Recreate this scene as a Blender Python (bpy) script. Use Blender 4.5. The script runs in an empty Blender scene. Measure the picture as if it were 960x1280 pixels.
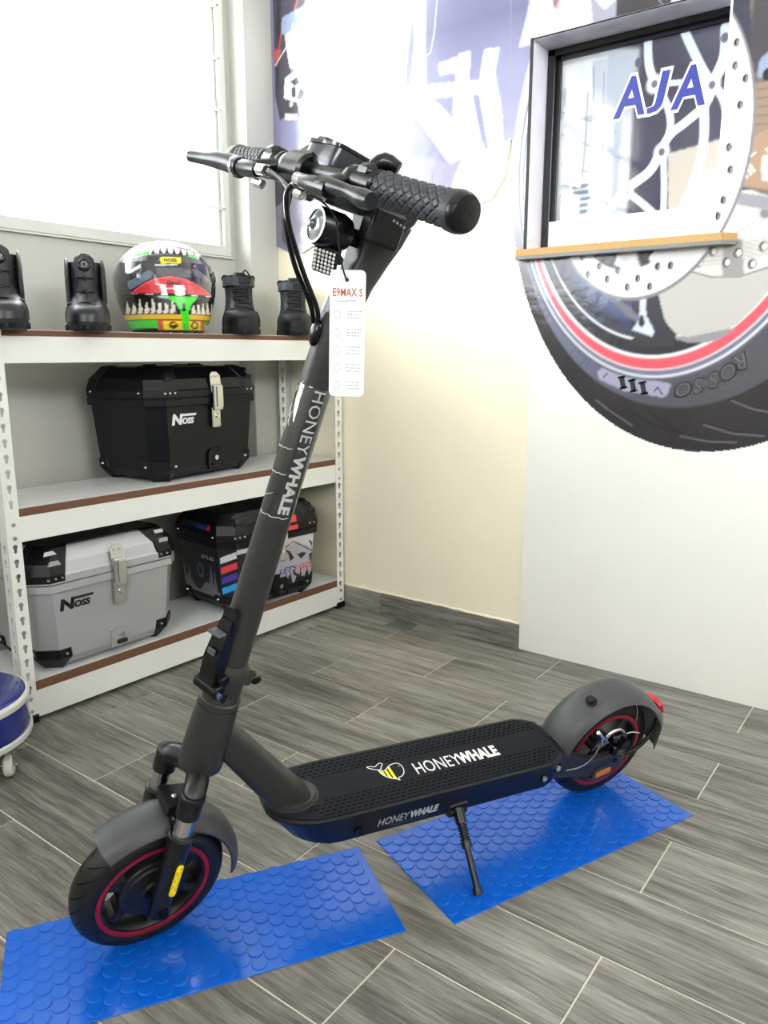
import bpy, bmesh, math, random
import numpy as np
from mathutils import Matrix, Vector
from mathutils.geometry import tessellate_polygon

S = bpy.context.scene
COL = S.collection
PI = math.pi
random.seed(7)

# ------------------------------------------------------------------ camera
FPX = 963.0
CAM_H = 1.0
TILT = math.atan(200 / FPX)
YAW = math.radians(36.6)
FW = Vector((math.cos(YAW) * math.cos(TILT), math.sin(YAW) * math.cos(TILT), -math.sin(TILT)))
RT = Vector((math.sin(YAW), -math.cos(YAW), 0.0))
UP = RT.cross(FW)
CAM = Vector((0, 0, CAM_H))
cd = bpy.data.cameras.new('camera')
cam = bpy.data.objects.new('camera', cd)
COL.objects.link(cam)
cd.sensor_fit = 'VERTICAL'
cd.sensor_height = 24.0
cd.sensor_width = 18.0
cd.lens = 24.0 * FPX / 1280.0
cd.clip_start = 0.02
m = Matrix.Identity(4)
for i, c in enumerate((RT, UP, -FW)):
    for j in range(3):
        m[j][i] = c[j]
m.translation = CAM
cam.matrix_world = m
S.camera = cam

# ------------------------------------------------------------------ daylight
w = bpy.data.worlds.new('daylight')
S.world = w
w.use_nodes = True
bg = w.node_tree.nodes['Background']
bg.inputs[0].default_value = (0.93, 0.97, 1.0, 1)
bg.inputs[1].default_value = SKY = 15.5
S.view_settings.view_transform = 'Standard'
S.view_settings.look = 'None'
S.view_settings.gamma = 1.0
S.view_settings.exposure = -0.03
S.view_settings.use_curve_mapping = False
try:
    S.cycles.use_denoising = True
    S.cycles.max_bounces = 10
    S.cycles.diffuse_bounces = 6
    S.cycles.glossy_bounces = 4
    S.cycles.transparent_max_bounces = 12
    S.cycles.caustics_reflective = False
    S.cycles.caustics_refractive = False
    S.cycles.sample_clamp_indirect = 8.0
except Exception:
    pass


def portal(name, loc, rot, sx, sy):
    ld = bpy.data.lights.new(name, 'AREA')
    ld.shape = 'RECTANGLE'
    ld.size = sx
    ld.size_y = sy
    ld.cycles.is_portal = True
    o = bpy.data.objects.new(name, ld)
    o.location = loc
    o.rotation_euler = rot
    COL.objects.link(o)
    return o


# ------------------------------------------------------------------ pixel helpers (photo is 960 x 1280)
def ray(x, y):
    return FW * FPX + RT * (x - 480) - UP * (y - 640)


def on_x(x, y, X):
    d = ray(x, y)
    return CAM + d * ((X - CAM.x) / d.x)


def on_y(x, y, Y):
    d = ray(x, y)
    return CAM + d * ((Y - CAM.y) / d.y)


def on_z(x, y, Z):
    d = ray(x, y)
    return CAM + d * ((Z - CAM.z) / d.z)


# ------------------------------------------------------------------ materials
MATS = {}


def srgb(r, g, b):
    def f(c):
        c /= 255.0
        return c / 12.92 if c <= 0.04045 else ((c + 0.055) / 1.055) ** 2.4
    return (f(r), f(g), f(b), 1.0)


def mat(name, col, rough=0.5, metal=0.0, coat=0.0, bump=0.0, bscale=60.0, var=0.0, vscale=8.0, spec=0.5, trans=0.0, rvar=0.0):
    if name in MATS:
        return MATS[name]
    M = bpy.data.materials.new(name)
    M.use_nodes = True
    nt = M.node_tree
    b = nt.nodes['Principled BSDF']
    b.inputs['Base Color'].default_value = col
    b.inputs['Roughness'].default_value = rough
    b.inputs['Metallic'].default_value = metal
    b.inputs['Specular IOR Level'].default_value = spec
    if coat:
        b.inputs['Coat Weight'].default_value = coat
        b.inputs['Coat Roughness'].default_value = 0.08
    if trans:
        b.inputs['Transmission Weight'].default_value = trans
    tc = nt.nodes.new('ShaderNodeTexCoord')
    if var or rvar:
        n = nt.nodes.new('ShaderNodeTexNoise')
        n.inputs['Scale'].default_value = vscale
        n.inputs['Detail'].default_value = 5
        nt.links.new(tc.outputs['Object'], n.inputs['Vector'])
        if var:
            mx = nt.nodes.new('ShaderNodeMix')
            mx.data_type = 'RGBA'
            mx.inputs[6].default_value = tuple(c * (1 - var) for c in col[:3]) + (1,)
            mx.inputs[7].default_value = tuple(min(1, c * (1 + var)) for c in col[:3]) + (1,)
            nt.links.new(n.outputs['Fac'], mx.inputs[0])
            nt.links.new(mx.outputs[2], b.inputs['Base Color'])
        if rvar:
            mr = nt.nodes.new('ShaderNodeMapRange')
            mr.inputs[3].default_value = max(0.02, rough - rvar)
            mr.inputs[4].default_value = min(1, rough + rvar)
            nt.links.new(n.outputs['Fac'], mr.inputs[0])
            nt.links.new(mr.outputs[0], b.inputs['Roughness'])
    if bump:
        n2 = nt.nodes.new('ShaderNodeTexNoise')
        n2.inputs['Scale'].default_value = bscale
        n2.inputs['Detail'].default_value = 4
        nt.links.new(tc.outputs['Object'], n2.inputs['Vector'])
        bp = nt.nodes.new('ShaderNodeBump')
        bp.inputs['Strength'].default_value = bump
        bp.inputs['Distance'].default_value = 0.002
        nt.links.new(n2.outputs['Fac'], bp.inputs['Height'])
        nt.links.new(bp.outputs['Normal'], b.inputs['Normal'])
    MATS[name] = M
    return M


def print_mat(name, rough=0.3, coat=0.0, spec=0.5):
    """flat print: colour comes from the mesh colour attribute 'print'"""
    if name in MATS:
        return MATS[name]
    M = bpy.data.materials.new(name)
    M.use_nodes = True
    nt = M.node_tree
    b = nt.nodes['Principled BSDF']
    b.inputs['Roughness'].default_value = rough
    b.inputs['Specular IOR Level'].default_value = spec
    if coat:
        b.inputs['Coat Weight'].default_value = coat
        b.inputs['Coat Roughness'].default_value = 0.05
    a = nt.nodes.new('ShaderNodeAttribute')
    a.attribute_name = 'print'
    nt.links.new(a.outputs['Color'], b.inputs['Base Color'])
    MATS[name] = M
    return M


def thin_glass(name, tint=(1, 1, 1, 1), rough=0.02, alpha=0.12):
    """clear film or pane: mostly transparent with a gloss"""
    if name in MATS:
        return MATS[name]
    M = bpy.data.materials.new(name)
    M.use_nodes = True
    nt = M.node_tree
    for n in list(nt.nodes):
        nt.nodes.remove(n)
    o = nt.nodes.new('ShaderNodeOutputMaterial')
    t = nt.nodes.new('ShaderNodeBsdfTransparent')
    t.inputs[0].default_value = tint
    g = nt.nodes.new('ShaderNodeBsdfGlossy')
    g.inputs['Roughness'].default_value = rough
    f = nt.nodes.new('ShaderNodeFresnel')
    f.inputs[0].default_value = 1.5
    ad = nt.nodes.new('ShaderNodeMath')
    ad.operation = 'ADD'
    ad.use_clamp = True
    ad.inputs[1].default_value = alpha
    mx = nt.nodes.new('ShaderNodeMixShader')
    nt.links.new(f.outputs[0], ad.inputs[0])
    nt.links.new(ad.outputs[0], mx.inputs[0])
    nt.links.new(t.outputs[0], mx.inputs[1])
    nt.links.new(g.outputs[0], mx.inputs[2])
    nt.links.new(mx.outputs[0], o.inputs[0])
    MATS[name] = M
    return M


# ------------------------------------------------------------------ mesh builder
class MB:
    def __init__(self, xf=None):
        self.v = []
        self.f = []
        self.mi = []
        self.xf = xf or Matrix.Identity(4)
        self.cur = 0

    def add(self, vs, fs, xf=None):
        M = self.xf @ xf if xf is not None else self.xf
        o = len(self.v)
        self.v += [tuple(M @ Vector(p)) for p in vs]
        for f in fs:
            self.f.append(tuple(i + o for i in f))
            self.mi.append(self.cur)
        return self

    def box(self, c, s, bev=0.0, xf=None, seg=1):
        bm = bmesh.new()
        bmesh.ops.create_cube(bm, size=1.0)
        bmesh.ops.scale(bm, vec=s, verts=bm.verts)
        if bev > 0:
            bmesh.ops.bevel(bm, geom=list(bm.edges), offset=min(bev, min(s) * 0.49), segments=seg, profile=0.5, affect='EDGES', clamp_overlap=True)
        bmesh.ops.translate(bm, vec=c, verts=bm.verts)
        return self.bm(bm, xf)

    def bm(self, bm, xf=None):
        bm.verts.index_update()
        vs = [v.co.copy() for v in bm.verts]
        fs = [[v.index for v in f.verts] for f in bm.faces]
        bm.free()
        return self.add(vs, fs, xf)

    def rings(self, rs, closed=True, cap=True, xf=None, loop=False):
        """loft between rings of equal length"""
        n = len(rs[0])
        vs = [p for r in rs for p in r]
        fs = []
        k = len(rs)
        for i in range(k if loop else k - 1):
            a = i * n
            b = ((i + 1) % k) * n
            for j in range(n if closed else n - 1):
                j2 = (j + 1) % n
                fs.append((a + j, a + j2, b + j2, b + j))
        if cap and not loop:
            fs.append(tuple(reversed(range(n))))
            fs.append(tuple((k - 1) * n + j for j in range(n)))
        return self.add(vs, fs, xf)

    def lathe(self, prof, n=32, xf=None, cap=True, a0=0.0, a1=2 * PI):
        full = abs(a1 - a0 - 2 * PI) < 1e-6
        rs = []
        m_ = n if full else n + 1
        for r, z in prof:
            rs.append([(r * math.cos(a0 + (a1 - a0) * j / n), r * math.sin(a0 + (a1 - a0) * j / n), z) for j in range(m_)])
        return self.rings(rs, closed=full, cap=cap and full, xf=xf)

    def lathe_loop(self, prof, n=32, xf=None):
        """closed profile swept right round (a ring)"""
        rs = []
        for j in range(n):
            a = 2 * PI * j / n
            rs.append([(r * math.cos(a), r * math.sin(a), z) for r, z in prof])
        return self.rings(rs, closed=True, loop=True, xf=xf)

    def cyl(self, p, q, r, r2=None, n=16, xf=None, bev=0.0):
        p = Vector(p)
        q = Vector(q)
        r2 = r if r2 is None else r2
        L = (q - p).length
        M = Matrix.Translation(p) @ (q - p).to_track_quat('Z', 'Y').to_matrix().to_4x4()
        if bev:
            prof = [(max(r - bev, 1e-4), 0), (r, bev), (r2, L - bev), (max(r2 - bev, 1e-4), L)]
        else:
            prof = [(r, 0), (r2, L)]
        return self.lathe(prof, n, (xf @ M) if xf is not None else M)

    def tube(self, pts, r, n=10, xf=None, sub=0, closed=False, squash=None):
        P = [Vector(p) for p in pts]
        if sub:
            P = catmull(P, sub)
        k = len(P)
        R = r if isinstance(r, (list, tuple)) else [r] * k
        if len(R) != k:
            R = [R[0] + (R[-1] - R[0]) * i / (k - 1) if len(R) == 2 else float(np.interp(i / (k - 1), np.linspace(0, 1, len(R)), R)) for i in range(k)]
        rs = []
        ref = None
        for i in range(k):
            t = (P[min(i + 1, k - 1)] - P[max(i - 1, 0)]).normalized()
            if ref is None:
                ref = Vector((0, 0, 1)) if abs(t.z) < 0.9 else Vector((1, 0, 0))
            u = t.cross(ref).normalized()
            v = u.cross(t).normalized()
            ref = v
            a, b = (1, 1) if squash is None else squash
            rs.append([tuple(P[i] + (u * math.cos(2 * PI * j / n) * a + v * math.sin(2 * PI * j / n) * b) * R[i]) for j in range(n)])
        return self.rings(rs, xf=xf)

    def prism(self, out, z0, z1, xf=None, holes=()):
        """extrude a 2D outline (with holes) from z0 to z1"""
        loops = [list(out)] + [list(h) for h in holes]
        flat = [p for l in loops for p in l]
        N = len(flat)
        tris = tessellate_polygon([[Vector((p[0], p[1], 0)) for p in l] for l in loops]) if (holes or len(out) > 4) else None
        vs = [(p[0], p[1], z0) for p in flat] + [(p[0], p[1], z1) for p in flat]
        fs = []
        if tris:
            for t in tris:
                a, b, c = (Vector(flat[i]) for i in t)
                cr = (b - a).x * (c - a).y - (b - a).y * (c - a).x
                t = t if cr > 0 else t[::-1]
                fs.append(tuple(i + N for i in t))
                fs.append(tuple(reversed(t)))
        else:
            fs.append(tuple(i + N for i in range(N)))
            fs.append(tuple(reversed(range(N))))
        o = 0
        for li, l in enumerate(loops):
            k = len(l)
            ar = sum(l[i][0] * l[(i + 1) % k][1] - l[(i + 1) % k][0] * l[i][1] for i in range(k))
            ccw = ar > 0
            if li > 0:
                ccw = not ccw
            for i in range(k):
                a, b = o + i, o + (i + 1) % k
                fs.append((a, b, b + N, a + N) if ccw else (b, a, a + N, b + N))
            o += k
        return self.add(vs, fs, xf)

    def sphere(self, c, r, n=16, mrings=10, xf=None, sc=(1, 1, 1)):
        prof = [(max(1e-4, r * math.sin(PI * i / mrings)), -r * math.cos(PI * i / mrings)) for i in range(mrings + 1)]
        M = Matrix.Translation(c) @ Matrix.Diagonal((*sc, 1))
        return self.lathe(prof, n, (xf @ M) if xf is not None else M)

    def build(self, name, mats, parent=None, smooth=None, colors=None, solid=None, recalc=True):
        me = bpy.data.meshes.new(name)
        me.from_pydata(self.v, [], self.f)
        if recalc:
            bm = bmesh.new()
            bm.from_mesh(me)
            bmesh.ops.recalc_face_normals(bm, faces=bm.faces)
            bm.to_mesh(me)
            bm.free()
        if not isinstance(mats, (list, tuple)):
            mats = [mats]
        for mm in mats:
            me.materials.append(mm)
        if len(mats) > 1:
            me.polygons.foreach_set('material_index', self.mi)
        if smooth is not None:
            shade(me, smooth)
        if colors is not None:
            at = me.color_attributes.new('print', 'FLOAT_COLOR', 'POINT')
            arr = np.ones((len(self.v), 4), np.float32)
            arr[:, :3] = colors
            at.data.foreach_set('color', arr.ravel())
        me.update()
        o = bpy.data.objects.new(name, me)
        COL.objects.link(o)
        if parent is not None:
            o.parent = parent
        return o


def shade(me, ang):
    me.polygons.foreach_set('use_smooth', [True] * len(me.polygons))
    if ang < 180:
        try:
            me.set_sharp_from_angle(angle=math.radians(ang))
        except Exception:
            pass


def catmull(P, sub):
    out = []
    k = len(P)
    for i in range(k - 1):
        p0 = P[max(i - 1, 0)]
        p1 = P[i]
        p2 = P[i + 1]
        p3 = P[min(i + 2, k - 1)]
        for j in range(sub):
            t = j / sub
            out.append(0.5 * ((2 * p1) + (p2 - p0) * t + (2 * p0 - 5 * p1 + 4 * p2 - p3) * t * t + (3 * p1 - p0 - 3 * p2 + p3) * t ** 3))
    out.append(P[-1])
    return out


def tag(o, label=None, cat=None, group=None, kind=None):
    if label:
        o['label'] = label
    if cat:
        o['category'] = cat
    if group:
        o['group'] = group
    if kind:
        o['kind'] = kind
    return o


def empty(name, loc=(0, 0, 0), rot=(0, 0, 0), label=None, cat=None, group=None):
    o = bpy.data.objects.new(name, None)
    o.empty_display_size = 0.05
    o.location = loc
    o.rotation_euler = rot
    COL.objects.link(o)
    return tag(o, label, cat, group)


def copy_obj(o, parent=None):
    c = o.copy()
    COL.objects.link(c)
    c.parent = parent
    return c


def T(x, y, z):
    return Matrix.Translation((x, y, z))


def RX(a):
    return Matrix.Rotation(a, 4, 'X')


def RY(a):
    return Matrix.Rotation(a, 4, 'Y')


def RZ(a):
    return Matrix.Rotation(a, 4, 'Z')


def rrect(w, h, r, n=5, cx=0, cy=0):
    o = []
    for (sx, sy, a0) in ((1, 1, 0), (-1, 1, PI / 2), (-1, -1, PI), (1, -1, 1.5 * PI)):
        for i in range(n + 1):
            a = a0 + PI / 2 * i / n
            o.append((cx + sx * (w / 2 - r) + r * math.cos(a), cy + sy * (h / 2 - r) + r * math.sin(a)))
    return o


def circ(r, n=16, cx=0, cy=0):
    return [(cx + r * math.cos(2 * PI * i / n), cy + r * math.sin(2 * PI * i / n)) for i in range(n)]


def text_geo(body, size=1.0, bold=0.0, shear=0.0, spacing=1.0, depth=0.0005, align='CENTER', width=None, height=None, res=3):
    """returns verts, faces of a string lying in the XY plane"""
    cu = bpy.data.curves.new('t', 'FONT')
    cu.body = body
    cu.size = size
    cu.offset = bold
    cu.shear = shear
    cu.space_character = spacing
    cu.extrude = depth / 2
    cu.align_x = 'LEFT'
    cu.resolution_u = res
    o = bpy.data.objects.new('t', cu)
    COL.objects.link(o)
    dg = bpy.context.evaluated_depsgraph_get()
    dg.update()
    me = bpy.data.meshes.new_from_object(o.evaluated_get(dg))
    vs = np.array([v.co[:] for v in me.vertices])
    fs = [tuple(p.vertices) for p in me.polygons]
    bpy.data.objects.remove(o)
    bpy.data.curves.remove(cu)
    bpy.data.meshes.remove(me)
    lo, hi = vs.min(0), vs.max(0)
    sx = width / (hi[0] - lo[0]) if width else None
    sy = height / (hi[1] - lo[1]) if height else None
    sx = sx or sy or 1.0
    sy = sy or sx
    vs[:, 0] = (vs[:, 0] - (lo[0] if align == 'LEFT' else (lo[0] + hi[0]) / 2)) * sx
    vs[:, 1] = (vs[:, 1] - (lo[1] + hi[1]) / 2) * sy
    return [tuple(v) for v in vs], fs


def frame_m(o, x, y):
    """matrix with origin o, x axis x, y axis y (made orthogonal)"""
    x = Vector(x).normalized()
    y = Vector(y)
    z = x.cross(y).normalized()
    y = z.cross(x).normalized()
    m_ = Matrix.Identity(4)
    for i, c in enumerate((x, y, z)):
        for j in range(3):
            m_[j][i] = c[j]
    m_.translation = Vector(o)
    return m_


# common materials
BLACK = mat('black_plastic', srgb(16, 17, 20), 0.38, bump=0.05, bscale=300, spec=0.35)
SATIN = mat('satin_black', srgb(11, 12, 14), 0.25, spec=0.45)
CHROME = mat('chrome', srgb(225, 225, 225), 0.12, 1.0)
STEEL = mat('brushed_steel', srgb(205, 203, 198), 0.26, 1.0)
SCREW = mat('screw_steel', srgb(220, 220, 220), 0.22, 1.0)
WHITE_INK = mat('white_ink', srgb(235, 235, 235), 0.5)
# ================================================================== the room
WX = 2.29        # right wall plane
WY = 2.30        # window wall plane
X0, Y0, ZC = -2.2, -2.7, 3.3

wall_white = mat('white_wall_paint', srgb(188, 186, 179), 0.55, bump=0.25, bscale=18, var=0.02, vscale=3)
wall_cream = mat('cream_wall_paint', srgb(250, 241, 216), 0.36, bump=0.2, bscale=10, var=0.02, vscale=3)
panel_white = mat('panel_wall_paint', srgb(240, 238, 231), 0.4, bump=0.3, bscale=9, var=0.025, vscale=4)
ceil_m = mat('ceiling_paint', srgb(235, 235, 232), 0.8)
grout = mat('tile_grout', srgb(214, 206, 190), 0.8, bump=0.3, bscale=200)


def structure(o):
    o['kind'] = 'structure'
    return o


# floor ------------------------------------------------------------
def plank_material():
    M = bpy.data.materials.new('grey_wood_look_tile')
    M.use_nodes = True
    nt = M.node_tree
    N = nt.nodes
    L = nt.links
    b = N['Principled BSDF']
    tc = N.new('ShaderNodeTexCoord')
    oi = N.new('ShaderNodeObjectInfo')
    off = N.new('ShaderNodeVectorMath')
    off.operation = 'SCALE'
    cmb = N.new('ShaderNodeCombineXYZ')
    L.new(oi.outputs['Random'], cmb.inputs[0])
    L.new(oi.outputs['Random'], cmb.inputs[1])
    L.new(oi.outputs['Random'], cmb.inputs[2])
    L.new(cmb.outputs[0], off.inputs[0])
    off.inputs['Scale'].default_value = 37.0
    ad = N.new('ShaderNodeVectorMath')
    ad.operation = 'ADD'
    L.new(tc.outputs['Object'], ad.inputs[0])
    L.new(off.outputs[0], ad.inputs[1])
    # warp so that the grain wanders
    nw = N.new('ShaderNodeTexNoise')
    nw.inputs['Scale'].default_value = 3.2
    nw.inputs['Detail'].default_value = 2
    L.new(ad.outputs[0], nw.inputs['Vector'])
    sc = N.new('ShaderNodeVectorMath')
    sc.operation = 'SCALE'
    sc.inputs['Scale'].default_value = 0.022
    L.new(nw.outputs['Color'], sc.inputs[0])
    ad2 = N.new('ShaderNodeVectorMath')
    ad2.operation = 'ADD'
    L.new(ad.outputs[0], ad2.inputs[0])
    L.new(sc.outputs[0], ad2.inputs[1])
    def grain(sx, sy, detail, dist=0.0):
        mp = N.new('ShaderNodeMapping')
        mp.inputs['Scale'].default_value = (sx, sy, 1)
        L.new(ad2.outputs[0], mp.inputs['Vector'])
        n = N.new('ShaderNodeTexNoise')
        n.inputs['Scale'].default_value = 1.0
        n.inputs['Detail'].default_value = detail
        n.inputs['Roughness'].default_value = 0.62
        n.inputs['Distortion'].default_value = dist
        L.new(mp.outputs[0], n.inputs['Vector'])
        return n
    g1 = grain(42, 2.0, 9)
    g2 = grain(240, 12.0, 6)
    g3 = grain(3.0, 1.1, 2)
    mx = N.new('ShaderNodeMix')
    mx.data_type = 'FLOAT'
    mx.inputs[0].default_value = 0.45
    L.new(g1.outputs['Fac'], mx.inputs[2])
    L.new(g2.outputs['Fac'], mx.inputs[3])
    mx2 = N.new('ShaderNodeMix')
    mx2.data_type = 'FLOAT'
    mx2.inputs[0].default_value = 0.25
    L.new(mx.outputs[0], mx2.inputs[2])
    L.new(g3.outputs['Fac'], mx2.inputs[3])
    cr = N.new('ShaderNodeValToRGB')
    e = cr.color_ramp.elements
    e[0].position = 0.34
    e[0].color = srgb(58, 56, 53)
    e[1].position = 0.66
    e[1].color = srgb(172, 170, 164)
    for p, c in ((0.44, (92, 89, 84)), (0.50, (122, 118, 112)), (0.57, (146, 143, 137))):
        x = cr.color_ramp.elements.new(p)
        x.color = srgb(*c)
    L.new(mx2.outputs[0], cr.inputs[0])
    # each tile a little lighter or darker
    hv = N.new('ShaderNodeHueSaturation')
    mr = N.new('ShaderNodeMapRange')
    mr.inputs[3].default_value = 0.84
    mr.inputs[4].default_value = 1.12
    L.new(oi.outputs['Random'], mr.inputs[0])
    L.new(mr.outputs[0], hv.inputs['Value'])
    L.new(cr.outputs[0], hv.inputs['Color'])
    L.new(hv.outputs[0], b.inputs['Base Color'])
    rr = N.new('ShaderNodeMapRange')
    rr.inputs[3].default_value = 0.46
    rr.inputs[4].default_value = 0.34
    L.new(mx2.outputs[0], rr.inputs[0])
    L.new(rr.outputs[0], b.inputs['Roughness'])
    bp = N.new('ShaderNodeBump')
    bp.inputs['Strength'].default_value = 0.25
    bp.inputs['Distance'].default_value = 0.001
    L.new(mx.outputs[0], bp.inputs['Height'])
    L.new(bp.outputs['Normal'], b.inputs['Normal'])
    return M


plank_m = plank_material()
floor = structure(MB().box(((X0 + WX) / 2 + 0.05, (Y0 + WY) / 2, -0.055), (WX - X0 + 0.3, WY - Y0 + 0.3, 0.106)).build('floor', grout))
PW, PL, GAP = 0.1947, 0.588, 0.0038
pm = None
row = 0
x1 = WX
while x1 > X0 + 0.02:
    x0 = max(x1 - PW, X0)
    ph = 0.374 if row % 2 == 0 else 0.665
    y = ph - PL * math.ceil((ph - Y0) / PL)
    while y < WY - 0.01:
        a, b_ = max(y, Y0), min(y + PL, WY)
        if b_ - a > 0.03:
            full = (b_ - a) > PL - 1e-4 and x1 - x0 > PW - 1e-4
            if full and pm is not None:
                o = bpy.data.objects.new('plank', pm)
                COL.objects.link(o)
            else:
                o = MB().box((0, 0, -0.004), (x1 - x0 - GAP, b_ - a - GAP, 0.008), 0.0008).build('plank', plank_m)
                if full:
                    pm = o.data
            o.location = ((x0 + x1) / 2, (a + b_) / 2, 0)
            o.parent = floor
        y += PL
    x1 -= PW
    row += 1

structure(MB().box((0, 0, ZC + 0.05), (9, 9, 0.1)).build('ceiling', ceil_m)).location = (0, -0.2, 0)
structure(MB().box((0, 0, -0.2), (60, 60, 0.1)).build('ground_outside', mat('street_concrete', srgb(205, 203, 198), 0.9)))


# window wall (carries the louvre window and a second window further along) ------
WIN = (0.92, 2.112, 1.352, 2.80)       # x0 x1 z0 z1
SIDE_WIN = (-1.90, 0.42, 1.352, 2.85)    # second window, further along
mb = MB()
TH = 0.16


def wallbox_y(mb, xa, xb, za, zb, y0=WY, th=TH):
    mb.box(((xa + xb) / 2, y0 + th / 2, (za + zb) / 2), (xb - xa, th, zb - za))


wallbox_y(mb, X0 - 0.15, SIDE_WIN[0], 0, ZC)
wallbox_y(mb, SIDE_WIN[0], SIDE_WIN[1], SIDE_WIN[3], ZC)
wallbox_y(mb, SIDE_WIN[0], SIDE_WIN[1], 0, SIDE_WIN[2])
wallbox_y(mb, SIDE_WIN[1], WIN[0], 0, ZC)
wallbox_y(mb, WIN[0], WIN[1], 0, WIN[2])
wallbox_y(mb, WIN[0], WIN[1], WIN[3], ZC)
wallbox_y(mb, WIN[1], WX + 0.2, 0, ZC)
structure(mb.build('wall_left', wall_white))
structure(MB().box(((2.142 + WX + 0.01) / 2, (2.222 + WY) / 2, ZC / 2), (WX + 0.01 - 2.142, WY - 2.222 + 0.01, ZC), 0.002).build('wall_column', wall_white))

# mural wall: older cream part, proud panel part with the serving hatch
HATCH = (0.592, 1.146, 1.306, 1.905)     # y0 y1 z0 z1
mb = MB()
mb.box((WX + 0.08, (HATCH[1] + WY + 0.2) / 2, ZC / 2), (0.16, WY + 0.2 - HATCH[1], ZC))
mb.box((WX + 0.08, (1.118 + HATCH[1]) / 2, HATCH[2] / 2), (0.16, HATCH[1] - 1.118, HATCH[2]))
mb.box((WX + 0.08, (1.118 + HATCH[1]) / 2, (HATCH[3] + ZC) / 2), (0.16, HATCH[1] - 1.118, ZC - HATCH[3]))
structure(mb.build('wall_right', wall_cream))
PX = WX - 0.006
mb = MB()
def wallbox_x(mb, ya, yb, za, zb, x0=PX, th=0.16):
    mb.box((x0 + th / 2, (ya + yb) / 2, (za + zb) / 2), (th, yb - ya, zb - za))
PE = 1.118
wallbox_x(mb, HATCH[0], PE, 0.0, HATCH[2])
wallbox_x(mb, Y0 - 0.15, HATCH[0], 0.0, ZC)
wallbox_x(mb, HATCH[0], PE, HATCH[3], ZC)
structure(mb.build('wall_right_panel', panel_white))
BW = (-1.7, 0.6, 1.75, 3.0)      # high unseen window added to brighten the mural wall: y0 y1 z0 z1
mb = MB()
for ya, yb, za, zb in ((-2.85, BW[0], 0, ZC), (BW[1], 2.45, 0, ZC), (BW[0], BW[1], 0, BW[2]), (BW[0], BW[1], BW[3], ZC)):
    mb.box((X0 - 0.08, (ya + yb) / 2, (za + zb) / 2), (0.16, yb - ya, zb - za))
structure(mb.build('wall_back', wall_white))
portal('back_portal', (X0 - 0.17, (BW[0] + BW[1]) / 2, (BW[2] + BW[3]) / 2), (0, -PI / 2, 0), BW[3] - BW[2], BW[1] - BW[0])
# shop front behind the camera, with a high opening shaped for the frontal light
mb = MB()
for xa, xb, za, zb in ((X0 - 0.15, -0.9, 0, ZC), (1.7, WX + 0.2, 0, ZC), (-0.9, 1.7, 3.1, ZC), (-0.9, 1.7, 0, 2.0)):
    mb.box(((xa + xb) / 2, Y0 - 0.08, (za + zb) / 2), (xb - xa, 0.16, zb - za))
structure(mb.build('wall_front', wall_white))
portal('window_portal', ((WIN[0] + WIN[1]) / 2, WY + 0.17, (WIN[2] + WIN[3]) / 2), (-PI / 2, 0, 0), WIN[1] - WIN[0], WIN[3] - WIN[2])
portal('side_window_portal', ((SIDE_WIN[0] + SIDE_WIN[1]) / 2, WY + 0.17, (SIDE_WIN[2] + SIDE_WIN[3]) / 2), (-PI / 2, 0, 0), SIDE_WIN[1] - SIDE_WIN[0], SIDE_WIN[3] - SIDE_WIN[2])
portal('front_portal', (0.4, Y0 - 0.17, 2.55), (PI / 2, 0, 0), 2.6, 1.1)

# baseboard made of the same tile, two lengths
bb = empty('baseboard_right')
structure(bb)
for ya, yb in ((1.712, 2.215), (1.122, 1.708)):
    o = MB().box((0, 0, 0), (0.087, yb - ya, 0.009), 0.001).build('plank', plank_m, bb)
    o.rotation_euler = (0, PI / 2, 0)
    o.location = (WX - 0.0045, (ya + yb) / 2, 0.0435)
# ragged plaster bead along the top of the baseboard
mb = MB()
pts = []
for i in range(60):
    y = 1.124 + (2.2 - 1.124) * i / 59
    pts.append((WX - 0.001, y, 0.089 + random.uniform(-0.002, 0.003)))
mb.tube(pts, [random.uniform(0.003, 0.006) for _ in pts], 6)
mb.build('plaster_bead', wall_cream, bb, smooth=180)

# louvre window --------------------------------------------------------
alu = mat('white_aluminium', srgb(205, 205, 198), 0.45, 0.0, bump=0.05)
fx0, fx1, fz0, fz1 = WIN
win = empty('window_1', (0, WY, 0))
structure(win)
FD = 0.05
MB().box(((fx0 + fx1) / 2, 0.012, fz0 + 0.018), (fx1 - fx0, FD, 0.036), 0.002).build('frame_rail', alu, win)
MB().box(((fx0 + fx1) / 2, 0.012, fz1 - 0.018), (fx1 - fx0, FD, 0.036), 0.002).build('frame_rail', alu, win)
for x in (fx0 + 0.015, fx1 - 0.016):
    MB().box((x, 0.012, (fz0 + fz1) / 2), (0.032, FD, fz1 - fz0 - 0.072), 0.002).build('frame_stile', alu, win)
MB().box((fx1 - 0.04, 0.018, (fz0 + fz1) / 2), (0.012, 0.03, fz1 - fz0 - 0.076), 0.001).build('louvre_track', alu, win)
MB().box(((fx0 + fx1) / 2, -0.004, fz0 - 0.004), (fx1 - fx0 + 0.02, 0.02, 0.006), 0.001).build('drip_strip', alu, win)
frost = bpy.data.materials.new('frosted_louvre_glass')
frost.use_nodes = True
_nt = frost.node_tree
_nt.nodes.remove(_nt.nodes['Principled BSDF'])
_t = _nt.nodes.new('ShaderNodeBsdfTransparent')
_t.inputs[0].default_value = (0.97, 0.99, 0.985, 1)
_u = _nt.nodes.new('ShaderNodeBsdfTranslucent')
_u.inputs[0].default_value = (0.96, 0.98, 0.98, 1)
_m = _nt.nodes.new('ShaderNodeMixShader')
_m.inputs[0].default_value = 0.3
_nt.links.new(_t.outputs[0], _m.inputs[1])
_nt.links.new(_u.outputs[0], _m.inputs[2])
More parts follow.
